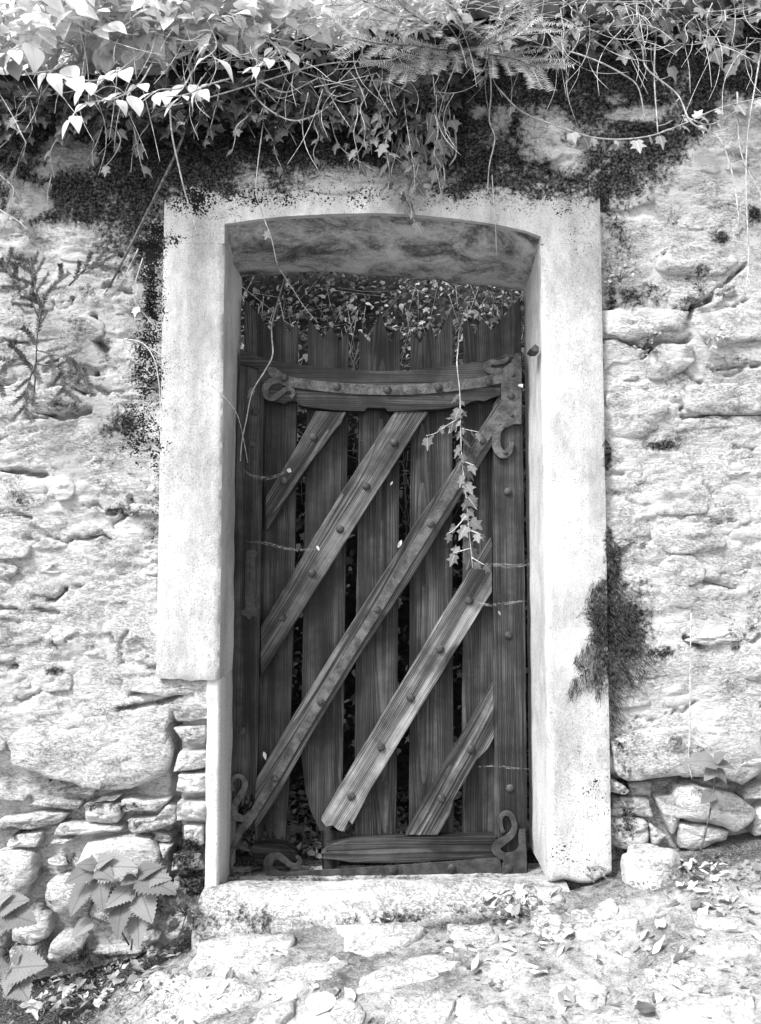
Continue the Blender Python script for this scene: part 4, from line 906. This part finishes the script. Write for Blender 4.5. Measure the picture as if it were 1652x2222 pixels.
ivy('pale ivy draped in a long swag across the right upper wall', [[(1080,190,-.05),(1130,240,-.06),(1200,270,-.08),(1300,300,-.08),(1400,297,-.08),(1480,270,-.07),(1560,235,-.06),(1680,205,-.06)], [(1420,0,-.05),(1500,60,-.06),(1580,100,-.07),(1680,125,-.06)], [(1480,250,-.05),(1540,270,-.06),(1600,240,-.06)]], 'ivy_pale', .040, .035, r=.0028)
ivy('ivy sprays on a thin diagonal shoot above the centre of the arch', [[(700,200,-.08),(760,260,-.08),(820,310,-.07),(880,360,-.06)], [(650,170,-.08),(710,240,-.07),(740,320,-.06),(830,380,-.05)]], 'ivy_pale', .034, .05, r=.0026)
ivy('small ivy sprig with curled leaves hanging on the far left edge of the wall', [[(0,380,-.03),(30,410,-.04),(20,450,-.04)], [(60,300,-.03),(40,350,-.04),(30,400,-.04)], [(0,455,-.03),(40,480,-.04),(60,500,-.04)]], 'ivy_mid', .042, .04)
ivy('large pale ivy leaves crossing the speckled wall beside the leaning stick', [[(300,540,-.05),(270,600,-.06),(240,650,-.06)], [(310,560,-.04),(290,640,-.05),(320,690,-.05),(335,710,-.05)]], 'ivy_pale', .05, .07)
ivy('ivy strand hanging in front of the gate above the right brace', [[(1050,560,.5),(1022,640,.42),(998,715,.30),(995,750,.235),(992,790,.165),(998,850,.16),(1000,930,.155),(1003,1000,.15),(1012,1080,.15),(1018,1150,.15),(1026,1232,.15)], [(1003,1000,.15),(1030,1010,.14)], [(1012,1120,.15),(985,1150,.14),(970,1158,.14)], [(1018,1150,.15),(1045,1160,.14)], [(1020,1190,.15),(985,1200,.14)], [(1024,1210,.15),(1050,1225,.14)], [(1012,1080,.15),(1035,1085,.14)]], 'ivy_mid', .042, .024, r=.0026, start=.55, jit=.6)
ivy('ivy tuft with two leaf pairs on the gate below the top rail', [[(1000,905,.158),(975,920,.15),(945,940,.145),(925,945,.145)], [(1002,930,.15),(1040,938,.145)]], 'ivy_mid', .036, .025, r=.0018)
ivy('thin pale ivy shoot dangling across the left end of the arch', [[(572,260,-.09),(556,400,-.08),(565,450,-.06),(590,520,-.04),(603,575,.0),(628,615,.06),(660,665,.12),(690,700,.16)]], 'ivy_mid', .03, .10, r=.0022, start=.5)
ivy('bare woody ivy stem climbing the left stile of the gate', [[(630,560,.46),(607,640,.40),(591,700,.29),(590,730,.20),(592,770,.16),(575,805,.155),(548,850,.155),(535,910,.16),(525,960,.165),(522,1000,.17)]], 'ivy_mid', .03, .3, r=.0035)
# ivy understorey on the wall face, a closed mass with shade in its leaf colour
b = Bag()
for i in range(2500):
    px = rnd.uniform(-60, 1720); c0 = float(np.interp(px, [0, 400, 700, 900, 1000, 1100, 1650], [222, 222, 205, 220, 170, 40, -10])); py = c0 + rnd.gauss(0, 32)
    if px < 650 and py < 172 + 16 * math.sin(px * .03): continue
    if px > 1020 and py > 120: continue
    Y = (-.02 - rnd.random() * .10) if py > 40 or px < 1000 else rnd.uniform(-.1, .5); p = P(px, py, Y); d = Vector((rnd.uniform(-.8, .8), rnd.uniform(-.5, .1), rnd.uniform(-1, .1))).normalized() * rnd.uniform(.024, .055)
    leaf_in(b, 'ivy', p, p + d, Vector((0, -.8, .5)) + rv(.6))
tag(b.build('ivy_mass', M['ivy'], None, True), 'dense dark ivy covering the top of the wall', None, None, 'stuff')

# ------------------------------------------------------------------ bare stems
def stems(label, paths, r, mat='stem', name='trailing_stem', cat='stem', twigs=0):
    t = thing(name, P(*paths[0][0]), label, cat); bag = Bag()
    for s in paths:
        c = [Vector(p) for p in catmull([tuple(P(*q)) for q in s], 8)]; bag.tube(c, r, r * .7, 6, .12)
        for k in range(twigs):
            p = rnd.choice(c[1:]); d = Vector((rnd.uniform(-1, 1), -.4, rnd.uniform(-1, .3))).normalized() * rnd.uniform(.02, .05); bag.tube([p, p + d * .5 + rv(.004), p + d], r * .5, r * .3, 4)
    bag.build('stem', M[mat], t); return t
stems('long straight leaning stick across the upper left wall', [[(418,215,-.10),(392,310,-.085),(345,410,-.07),(300,500,-.055),(260,580,-.05),(228,640,-.045)]], .0048, 'stem_dark', 'leaning_stick', 'stick')
stems('thin pale stem hanging in front of the leaning stick', [[(368,195,-.12),(370,250,-.12),(375,300,-.11),(388,360,-.10),(400,410,-.09),(418,470,-.07),(430,512,-.06)]], .0032)
stems('looped pale stem drooping beside the left jamb', [[(270,735,-.03),(310,745,-.05),(335,780,-.06),(345,830,-.06),(352,890,-.05),(368,885,-.05),(395,860,-.05),(412,842,-.05)]], .0022)
stems('fine pale tendril crossing the left jamb into the gate', [[(300,740,-.04),(350,770,-.05),(400,800,-.05),(440,822,-.05),(490,865,-.04),(515,900,.02),(528,950,.10),(538,1004,.15)]], .0016)
stems('pale stem arching over the dark moss at upper right', [[(1150,100,-.06),(1220,108,-.09),(1290,130,-.10),(1350,160,-.09),(1385,190,-.08),(1400,260,-.06)]], .0030)
stems('crooked vertical stem on the mossy wall at upper right', [[(1380,-30,-.05),(1385,60,-.06),(1395,110,-.06),(1405,150,-.07),(1470,205,-.07),(1500,265,-.07),(1560,300,-.06),(1590,380,-.05),(1605,480,-.04)], [(1425,60,-.05),(1420,160,-.06),(1428,290,-.06)]], .0034, twigs=6)
stems('long pale stem hanging down the far right edge of the wall', [[(1670,-20,-.05),(1655,90,-.06),(1640,180,-.07),(1622,300,-.06),(1620,430,-.05),(1625,560,-.04),(1618,640,-.03)], [(1600,200,-.05),(1608,330,-.05),(1650,420,-.05),(1665,470,-.05)]], .0030, twigs=8)
stems('wiry hanging stem right of the arch centre', [[(1062,130,-.08),(1066,200,-.09),(1062,260,-.08),(1074,300,-.08),(1062,360,-.07),(1058,420,-.06)]], .0026)
stems('pale root hanging from the ivy bunch above the arch', [[(955,200,-.07),(960,260,-.08),(958,330,-.08),(965,380,-.07),(960,410,-.06)], [(985,250,-.07),(990,330,-.06),(975,360,-.06)]], .0034)
stems('sagging bundle of pale stems over the ivy at upper centre', [[(540,190,-.12),(580,235,-.13),(640,262,-.13),(700,240,-.12),(740,200,-.11)], [(560,175,-.12),(620,200,-.13),(690,170,-.12)], [(300,240,-.10),(420,220,-.12),(560,180,-.12),(700,140,-.12),(860,130,-.11)], [(600,90,-.15),(680,45,-.2),(780,40,-.2),(900,55,-.2)], [(590,70,-.18),(660,20,-.22),(760,10,-.22)]], .0028, twigs=8)
stems('slender stem across the arch and soffit at right', [[(1068,380,-.06),(1072,440,-.05),(1076,500,-.02),(1078,555,.02)]], .0016)
stems('white thread-like root hanging on the lower right wall', [[(1500,1330,-.02),(1498,1450,-.025),(1497,1580,-.025),(1494,1650,-.03),(1502,1690,-.03)]], .0022)

# ------------------------------------------------------------------ yew
def yew_sprig(bag, pts, r, nl, gap=.0032, nrm=Vector((0, -.9, .4))):
    c = [Vector(p) for p in catmull([tuple(p) for p in pts], 10)]; bag.tube(c, r, r * .4, 4)
    for a, bb in zip(c[:-1], c[1:]):
        d = bb - a; L = d.length; d = d.normalized(); lat = d.cross(nrm).normalized(); k = max(1, int(L / gap))
        for j in range(k):
            p = a + d * (L * j / k)
            for sg in (1, -1):
                e = (lat * sg + d * .45 + rv(.18)).normalized() * nl * rnd.uniform(.7, 1.05); w_ = d * .0015; m_ = p + e * .5 - nrm * .001; b0 = bag.n
                for q in (p - w_, p + w_, m_ + w_ * 1.1, p + e, m_ - w_ * 1.1): bag.v.append(q); bag.uv.append((.5, .5))
                bag.f.append((b0, b0 + 1, b0 + 2, b0 + 3, b0 + 4)); bag.n += 5
def yew(label, mat, branches, nl, r=.0035, gap=.0035, twig=8, tl=.09, nrm=Vector((0, -.9, .4))):
    t = thing('yew_branch', P(*branches[0][0]), label, 'yew')
    st = Bag()
    for br in branches:
        c = [Vector(p) for p in catmull([tuple(P(*q)) for q in br], 6)]; st.tube(c, r, r * .5, 5); n = len(c)
        for k in range(twig):
            i = int(n * (.2 + .8 * k / twig)); i = min(n - 1, i); p = c[i]; d = (c[min(i+1, n-1)] - c[max(i-1, 0)]).normalized(); s = 1 if k % 2 else -1
            lat = d.cross(nrm).normalized() * s; e = (d * .8 + lat * .8 + rv(.2) + Vector((0, -.15, -.1))).normalized(); L = tl * rnd.uniform(.7, 1.2)
            bag = Bag(); yew_sprig(bag, [p, p + e * L * .5, p + e * L + Vector((0, -.01, -.12 * L))], .0013, nl * rnd.uniform(.8, 1), gap, nrm); bag.build('sprig', M[mat], t, False)
        bag = Bag(); yew_sprig(bag, [c[n // 2], c[3 * n // 4], c[-1]], .0015, nl, gap, nrm); bag.build('sprig', M[mat], t, False)
    st.build('stem', M['stem_dark'], t)
yew('feathery pale yew branch spreading over the wall top at centre', 'needle', [[(1020,115,-.08),(960,80,-.20),(900,50,-.28),(830,20,-.33),(760,-10,-.36)], [(1020,115,-.08),(970,110,-.19),(900,100,-.26),(820,95,-.30),(760,80,-.32)], [(1022,112,-.08),(1010,60,-.22),(980,10,-.30),(950,-30,-.32)], [(1022,112,-.08),(1060,70,-.20),(1090,30,-.28),(1100,-20,-.30)], [(1024,114,-.08),(1070,120,-.18),(1120,130,-.22),(1170,150,-.24)], [(1020,115,-.08),(1000,130,-.18),(930,130,-.24),(860,150,-.26)], [(1000,100,-.15),(940,60,-.26),(880,20,-.32),(850,-20,-.34)], [(1022,112,-.08),(1050,100,-.2),(1110,80,-.28),(1150,50,-.3)]], .024, twig=16, tl=.13, gap=.0045)
yew('dark yew seedling with drooping fronds on the left wall', 'needle_dark', [[(72,880,-.01),(78,800,-.05),(82,720,-.08),(100,640,-.09),(150,590,-.09)], [(85,690,-.08),(60,640,-.09),(20,590,-.09),(0,560,-.09)], [(80,760,-.06),(120,770,-.09),(170,790,-.10),(200,860,-.10)], [(78,800,-.05),(50,780,-.08),(10,790,-.1),(-10,850,-.1)], [(90,680,-.08),(75,610,-.1),(65,560,-.1)], [(78,790,-.05),(130,800,-.08),(145,860,-.1)], [(80,780,-.05),(60,840,-.08),(55,900,-.09)], [(150,620,-.06),(190,580,-.08),(225,572,-.08)]], .016, r=.003, twig=7, tl=.07)

# ------------------------------------------------------------------ nettles and herbs at the wall foot
def L8(x, y): return (x * .3111, 1597 + y * .3111)
def nettle(label, stem_paths, leaves, Y0, name='nettle', cat='nettle', mat='nettle'):
    t = thing(name, G(stem_paths[0][0][0], stem_paths[0][0][1]), label, cat); bag = Bag()
    for s in stem_paths: bag.tube([Vector(p) for p in catmull([tuple(P(*q)) for q in s], 6)], .0032, .002, 6)
    for (bx_, by_, tx, ty, dy) in leaves:
        A = P(*L8(bx_, by_), Y0); B = P(*L8(tx, ty), Y0 - dy)
        bag.tube([A + Vector((0, .012, .004)), A], .0015, .0013, 4)
        leaf(t, 'nettle', mat, A, B, Vector((rnd.uniform(-.3, .3), -.7, .75)), rnd.uniform(.85, 1.05))
    bag.build('stem', M['stem_dark'], t); return t
nettle('big nettle plant with two leafy tops growing at the lower left wall foot', [[(285,2060,-.10),(292,1990,-.15),(297,1940,-.18),(296,1897,-.19)], [(280,2050,-.10),(240,1980,-.14),(222,1920,-.17),(209,1880,-.18)]],
       [(670,900,545,885,.03),(680,890,790,835,.02),(650,930,455,1010,.06),(700,920,930,890,.04),(700,1010,705,1205,.07),(610,1030,465,1230,.06),(690,930,760,960,.06),(650,905,640,830,.0),
        (960,960,1095,890,.02),(975,970,1225,1085,.06),(950,985,850,1020,.05),(985,1000,1150,960,.04),(990,1100,1055,1295,.08),(930,1060,740,1160,.07),(860,1150,800,1370,.09),(960,1255,965,1455,.07),(640,1290,495,1395,.05),(720,1180,870,1060,.04),(1010,1010,1100,1100,.06)], -.17)
nettle('nettle leaves reaching in from the lower left edge', [[(-20,2150,-.12),(-10,2060,-.16),(0,1985,-.18)]], [(10,1190,150,1120,.03),(20,1240,245,1290,.05),(10,1220,70,1340,.06),(-40,1180,40,1090,.02),(-40,1230,-30,1360,.05)], -.17)
nettle('low nettle sprout in the bottom left corner', [[(30,2190,-.30),(28,2140,-.30),(25,2110,-.31)]], [(80,1620,320,1590,.04),(100,1590,130,1500,.0),(90,1640,30,1790,.06),(110,1700,190,1830,.08),(60,1600,-30,1640,.04)], -.30)
t = nettle('slender young nettle standing against the lower right wall', [[(1520,1848,-.03),(1535,1790,-.05),(1548,1720,-.07),(1552,1655,-.08)]], [], -.07)
for bx_, by_, tx, ty in ((1552,1655,1500,1640),(1552,1655,1595,1660),(1552,1652,1575,1630),(1550,1668,1530,1690),(1553,1668,1582,1695),(1548,1720,1522,1742),(1548,1720,1572,1745),(1548,1722,1550,1755)):
    A = P(bx_, by_, -.07); leaf(t, 'nettle', 'herb', A, P(tx, ty, -.10), Vector((0, -.6, .8)), .9)
def herb(label, px, py, Y, n, size, spread, mat='herb', kind='herb', name='herb', cat='plant'):
    t = thing(name, P(px, py, Y), label, cat); bag = Bag(); o = P(px, py, Y)
    for i in range(n):
        e = Vector((rnd.uniform(-1, 1), rnd.uniform(-1, -.1), rnd.uniform(-.5, 1.0))).normalized() * spread * rnd.uniform(.35, 1); q = o + e
        bag.tube([o, o + e * .5 + Vector((0, 0, .01)), q], .0009, .0006, 4)
        for k in range(3):
            d = (e.normalized() * .6 + rv(.8)).normalized() * size * rnd.uniform(.7, 1.1); leaf(t, kind, mat, q, q + d, Vector((0, -.6, .8)) + rv(.3), 1.0)
    bag.build('stem', M['stem_dark'], t); return t
herb('lacy cut-leaved herb growing in the corner beside the step', 405, 1985, -.05, 34, .026, .10)
herb('trailing round-leaved weed beside the upper right jamb', 1345, 612, .0, 20, .016, .065, 'ivy_pale', 'round')
herb('small round-leaved weed rooted in the long crack right of the jamb', 1405, 750, .0, 14, .014, .06, 'ivy_pale', 'round')
herb('pale weed with a few broad leaves in the right wall', 1545, 745, -.005, 7, .03, .07, 'ivy_pale')
herb('wiry dark weed under the jutting stone in the right wall', 1520, 635, -.005, 16, .014, .08, 'ivy_mid')
herb('small fern-like tuft hanging in a hollow of the left wall', 300, 1120, .0, 9, .016, .04, 'ivy_mid')
herb('seedling beside the boulder at the right wall foot', 1290, 1890, -.05, 6, .02, .045, 'ivy_mid')

# ------------------------------------------------------------------ moss
b = Bag(); rs = np.random.RandomState(5); qx = rs.uniform(-40, 1690, 60000); qy = rs.uniform(120, 2080, 60000)
xc_ = (qx - 826) / FPX; yc_ = (1111 - qy) / FPX; tt = (.02 + CAM_D) / (CT - yc_ * ST); qX = xc_ * tt; qZ = CAM_Z + (ST + yc_ * CT) * tt
qm, _ = moss_at(qX, .02, qZ); sel = (~hole(qX, qZ)) & (qm > .62) & (qZ < wtop(qX)) & (rs.rand(60000) < qm - .3)
for x, z in zip(qX[sel][:12000], qZ[sel][:12000]):
    p = Vector((x, hy(x, z) - .002, z))
    for k in range(2):
        d = Vector((rnd.uniform(-.8, .8), -.8, rnd.uniform(-1, .25))).normalized() * rnd.uniform(.006, .017); s_ = Vector((rnd.uniform(-1, 1), 0, rnd.uniform(-.4, .4))).normalized() * .0012; b0 = b.n
        for q in (p - s_, p + s_, p + d): b.v.append(q); b.uv.append((.5, .5))
        b.f.append((b0, b0 + 1, b0 + 2)); b.n += 3
tag(b.build('moss', M['moss'], None, False), 'dark moss tufts growing on the upper wall and in damp joints', None, None, 'stuff')
b = Bag()     # feathery hanging moss on the right jamb edge
for poly, sgn, Yb, nn in (([(1317,1255),(1285,1258),(1272,1300),(1290,1335),(1278,1385),(1258,1410),(1242,1428),(1262,1450),(1240,1472),(1225,1492),(1240,1512),(1285,1482),(1300,1515),(1317,1500)], -1, -.019, 1500), ([(1319,1150),(1345,1240),(1338,1290),(1362,1300),(1392,1375),(1435,1420),(1400,1450),(1385,1495),(1350,1480),(1338,1545),(1319,1600)], 1, -.002, 1700)):
    xs_ = [q[0] for q in poly]; ys_ = [q[1] for q in poly]; k_ = 0
    while k_ < nn:
        x = rnd.uniform(min(xs_), max(xs_)); y = rnd.uniform(min(ys_), max(ys_))
        if not inside_poly(np.array([x]), np.array([y]), poly)[0] or rnd.random() < abs(x - 1318) / 130: k_ += .2; continue
        k_ += 1; l_ = rnd.uniform(6, 30); lean = sgn * rnd.uniform(-.1, .9); Y = Yb - rnd.random() * .010
        c = [P(x, y, Y + .004), P(x + lean * l_ * .5 + rnd.uniform(-3, 3), y + l_ * .45, Y - .004), P(x + lean * l_ + rnd.uniform(-4, 4), y + l_ * .85, Y)]
        s_ = Vector((.0006, 0, .0004)); b0 = b.n
        for q in c:
            b.v += [q - s_, q + s_]; b.uv += [(.5, .5)] * 2
        b.f += [(b0, b0 + 1, b0 + 3, b0 + 2), (b0 + 2, b0 + 3, b0 + 5, b0 + 4)]; b.n += 6
tag(b.build('hanging_moss', M['moss'], None, False), 'black feathery moss drooping over the outer edge of the right jamb', None, None, 'stuff')

# ------------------------------------------------------------------ fallen leaves
CL = [((1090,1960,55,22,26),'in the leaf heap on the right end of the step'),((1150,1945,60,18,14),'in the leaf heap on the right end of the step'),((1500,1900,110,35,24),'at the right wall foot beyond the boulder'),((1560,1960,90,40,16),'at the right wall foot beyond the boulder'),
      ((1350,2060,160,60,18),'on the pale stones right of centre'),((1180,2040,90,45,18),'on the street just below the step heap'),((1000,2060,60,40,10),'on the street just below the step heap'),((250,2130,90,40,24),'in the litter below the nettles'),((130,2180,80,30,26),'in the litter in the bottom left corner'),
      ((330,2090,60,30,10),'in the litter below the nettles'),((700,2160,200,40,12),'on the bare stones at bottom centre'),((1280,2180,180,35,14),'near the bottom right edge of the street'),((820,2010,80,10,5),'on the bare ground in front of the step'),((560,1985,60,8,4),'on the bare ground in front of the step'),((1600,2080,60,80,10),'near the right edge of the street'),((90,2090,60,25,8),'in the litter below the nettles')]
spots = []
for (cx_, cy_, sx_, sy_, n_), wh in CL:
    spots += [(rnd.gauss(cx_, sx_ * .6), rnd.gauss(cy_, sy_ * .6), wh) for _ in range(n_)]
def fallen(px, py, size, mat, label, kind='dead', lift=.008, group='dead leaves scattered on the street', ang=None):
    g = G(px, py)
    a = rnd.uniform(0, 6.283) if ang is None else ang; d = Vector((math.cos(a), math.sin(a), rnd.uniform(-.1, .25) + .18 * math.cos(a))) * size
    me = rnd.choice(leafmesh(kind, mat)); o = link('fallen_leaf', me); p = g + Vector((0, 0, lift))
    o.matrix_basis = lmat(p - d * .5, p + d * .5, Vector((rnd.uniform(-.5, .5), rnd.uniform(-.6, .3), 1)), rnd.uniform(.8, 1.3)); tag(o, label, 'leaf', group)
for i, (px, py, wh) in enumerate(spots):
    if not (-20 < px < 1680 and 1860 < py < 2230): continue
    if py < 1930 and px < 1330: py = 1935 + rnd.random() * 20
    pale = rnd.random() < .68
    fallen(px, py, rnd.uniform(.024, .058), 'dead' if pale else 'dead_grey', ('pale' if pale else 'dull grey') + ' curled dead leaf ' + wh, group='dead leaves ' + wh)
fallen(697, 2185, .085, 'dead', 'large flat round-tipped white leaf lying at the bottom centre of the street', 'round', .014, None, R(80))
fallen(1272, 2165, .08, 'dead', 'broad pale fallen leaf near the bottom right of the street', 'shrub', .014, None, R(100))
b = Bag()     # small litter nobody could count: crumbs of leaf, twigs and grit
for i in range(2600):
    r_ = rnd.random()
    if r_ < .45: px, py = rnd.gauss(190, 130), rnd.gauss(2130, 50)
    elif r_ < .65: px, py = rnd.gauss(1520, 110), rnd.gauss(1900, 35)
    elif r_ < .8: px, py = rnd.gauss(1110, 60), rnd.gauss(1965, 22)
    else: px, py = rnd.uniform(300, 1650), rnd.uniform(1990, 2230)
    if not (-40 < px < 1700 and 1850 < py < 2240) or (px < 480 and py < 2040) or (py < 1935 and px < 1330): continue
    p = G(px, py) + Vector((0, 0, .004)); d = Vector((rnd.uniform(-1, 1), rnd.uniform(-1, 1), rnd.uniform(-.1, .3))).normalized() * rnd.uniform(.006, .022)
    if rnd.random() < .3: b.tube([p, p + d * .8 + rv(.003), p + d * 1.6], .0007, .0005, 4)
    else: leaf_in(b, 'dead', p, p + d, Vector((rnd.uniform(-.6, .6), rnd.uniform(-.6, .6), 1)), rnd.uniform(.8, 1.6))
tag(b.build('leaf_litter', M['dead_grey'], None, True), 'crumbled leaf litter and twigs along the wall foot', None, None, 'stuff')
# leaves caught on the gate
for px, py, Y, s_, lab in ((868,1180,.19,.032,'curled white leaf caught on the main diagonal brace'),(1083,1330,.20,.02,'small white leaf stuck on the right stile'),(1130,838,.19,.02,'small pale leaf caught beside the upper corner plate'),(850,1048,.2,.018,'tiny pale leaf hanging by a thread beside the second brace'),(575,1640,.2,.03,'pale debris lodged where the main brace meets the left stile'),(628,1020,.19,.018,'small pale leaf caught in the cobweb on the upper left brace'),(690,1190,.19,.022,'narrow pale leaf caught in the cobweb on the second brace')):
    p = P(px, py, Y); o = link('caught_leaf', rnd.choice(leafmesh('dead', 'dead'))); d = Vector((rnd.uniform(-.6, .6), -.2, rnd.choice((-1, 1)) * .8)).normalized() * s_
    o.matrix_basis = lmat(p - d * .5, p + d * .5, Vector((.3, -1, .3)), 1.6); tag(o, lab, 'leaf')
# cobwebs
def web(label, pts, wdt):
    wdt *= .8
    V = []; F = []; c = catmull([tuple(P(*q)) for q in pts], 8)
    for i, p in enumerate(c):
        k = wdt * (.35 + .65 * math.sin(math.pi * i / (len(c) - 1))); V += [(p[0], p[1], p[2]), (p[0], p[1] - k * .5, p[2] - k * .45), (p[0], p[1] - k * .2, p[2] - k)]
    for i in range(len(c) - 1):
        for k in range(2): F.append((i*3 + k, i*3 + k + 1, (i+1)*3 + k + 1, (i+1)*3 + k))
    tag(wmesh('cobweb', V, F, M['web']), label, 'cobweb')
web('sagging cobweb between the left stile and the upper left brace', [(525,1015,.19),(550,1030,.17),(590,1032,.17),(628,1018,.19)], .018)
web('long cobweb from the left stile to the second brace', [(530,1172,.20),(580,1176,.18),(630,1188,.17),(690,1190,.19)], .016)
web('cobweb between the right stile and the white jamb', [(1048,1222,.19),(1085,1222,.18),(1120,1224,.17),(1150,1222,.14)], .020)
web('thin cobweb low on the right stile', [(1035,1663,.19),(1075,1660,.18),(1110,1664,.17),(1150,1668,.14)], .010)
web('cobweb across the fourth brace end and right stile', [(1028,1302,.19),(1060,1310,.17),(1100,1306,.18),(1145,1302,.15)], .014)

# ------------------------------------------------------------------ garden behind the gate
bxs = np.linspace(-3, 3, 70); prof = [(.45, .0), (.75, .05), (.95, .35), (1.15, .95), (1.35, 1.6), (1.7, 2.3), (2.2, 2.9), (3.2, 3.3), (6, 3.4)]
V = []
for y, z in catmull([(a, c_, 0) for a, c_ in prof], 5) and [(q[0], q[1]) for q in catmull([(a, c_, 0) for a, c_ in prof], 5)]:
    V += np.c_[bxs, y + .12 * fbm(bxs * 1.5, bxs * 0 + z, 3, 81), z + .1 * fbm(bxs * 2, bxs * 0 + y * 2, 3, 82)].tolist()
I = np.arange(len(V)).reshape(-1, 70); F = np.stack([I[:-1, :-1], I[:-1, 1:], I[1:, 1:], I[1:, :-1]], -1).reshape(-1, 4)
tag(wmesh('bank', V, F, M['soil'], None, True), 'steep dark garden bank behind the gate', None, None, 'structure')  # soil colour kept near black in place of shade from overhead
def bank_y(z): return float(np.interp(z, [q[1] for q in prof], [q[0] for q in prof]))
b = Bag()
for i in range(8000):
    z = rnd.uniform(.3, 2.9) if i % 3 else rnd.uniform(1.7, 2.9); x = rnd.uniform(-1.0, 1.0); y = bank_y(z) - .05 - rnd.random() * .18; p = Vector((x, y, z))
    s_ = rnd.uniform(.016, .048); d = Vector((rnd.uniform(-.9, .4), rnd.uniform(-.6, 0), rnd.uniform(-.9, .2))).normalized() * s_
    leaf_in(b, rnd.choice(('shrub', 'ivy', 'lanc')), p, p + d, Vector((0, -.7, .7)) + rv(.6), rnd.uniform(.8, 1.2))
tag(b.build('undergrowth', M['bank'], None, True), 'tangled leaves with highlights in their colour on the bank behind the gate', None, None, 'stuff')
b = Bag()
for i in range(240):
    x = rnd.uniform(-.9, .9) if i % 3 else rnd.uniform(.1, .9); z = rnd.uniform(1.5, 2.7); y = bank_y(z) - .1 - rnd.random() * .4; p = Vector((x, y, z)); L = rnd.uniform(.15, .6)
    d = Vector((rnd.uniform(-.5, .5), rnd.uniform(-.2, .2), -1)).normalized() * L if rnd.random() < .7 else Vector((rnd.uniform(-1, 1), 0, rnd.uniform(-.5, .5))).normalized() * L
    b.tube([p, p + d * .5 + rv(.015), p + d], .0015, .0009, 4)
tag(b.build('dry_stems', M['stem'], None, True), 'dry hanging stems in front of the bank behind the gate', None, None, 'stuff')
b = Bag()
for i in range(3000):
    x = rnd.uniform(-.75, .7); y = rnd.uniform(.34, .95); z = gzf(x, y) + .012 + max(0, y - .6) * .35 + rnd.random() * .02; p = Vector((x, y, z))
    d = Vector((rnd.uniform(-1, 1), rnd.uniform(-1, 1), rnd.uniform(-.2, .4))).normalized() * rnd.uniform(.02, .05); leaf_in(b, 'dead', p, p + d, Vector((rnd.uniform(-.7, .7), rnd.uniform(-.9, .4), 1)), rnd.uniform(.8, 1.6))
tag(b.build('fallen_foliage', M['dead_grey'], None, True), 'thick carpet of fallen leaves on the ground behind the gate', None, None, 'stuff')
stems('straight dry cane leaning behind the gate tops', [[(905,600,.55),(860,650,.6),(790,740,.65),(765,790,.65)]], .004, 'stem', 'dry_cane', 'cane')
stems('upright dry canes behind the right of the gate tops', [[(1000,590,.6),(1006,660,.6),(990,760,.6)], [(1080,600,.6),(1066,700,.6),(1068,730,.6)], [(1040,605,.65),(1050,690,.65)], [(1100,610,.6),(1085,700,.6)], [(950,600,.65),(960,700,.65)]], .0028, 'stem', 'dry_cane', 'cane')
# board fence seen through gaps above the shrub
fence = thing('board_fence', (-1.4, 1.55, 2.95), 'grey vertical board fence behind the shrub at top left', 'fence')
for i in range(16):
    x = -2.3 + i * .125 + rnd.uniform(-.004, .004); V, F = boxv(x, x + .118, 1.55 + rnd.uniform(0, .006), 1.575, 2.9, 4.6 + rnd.uniform(-.02, .02)); wmesh('board', V, F, M['fence'], fence, False)
V, F = boxv(-2.35, -.30, 1.576, 1.62, 3.2, 3.29); wmesh('fence_rail', V, F, M['fence'], fence, False)
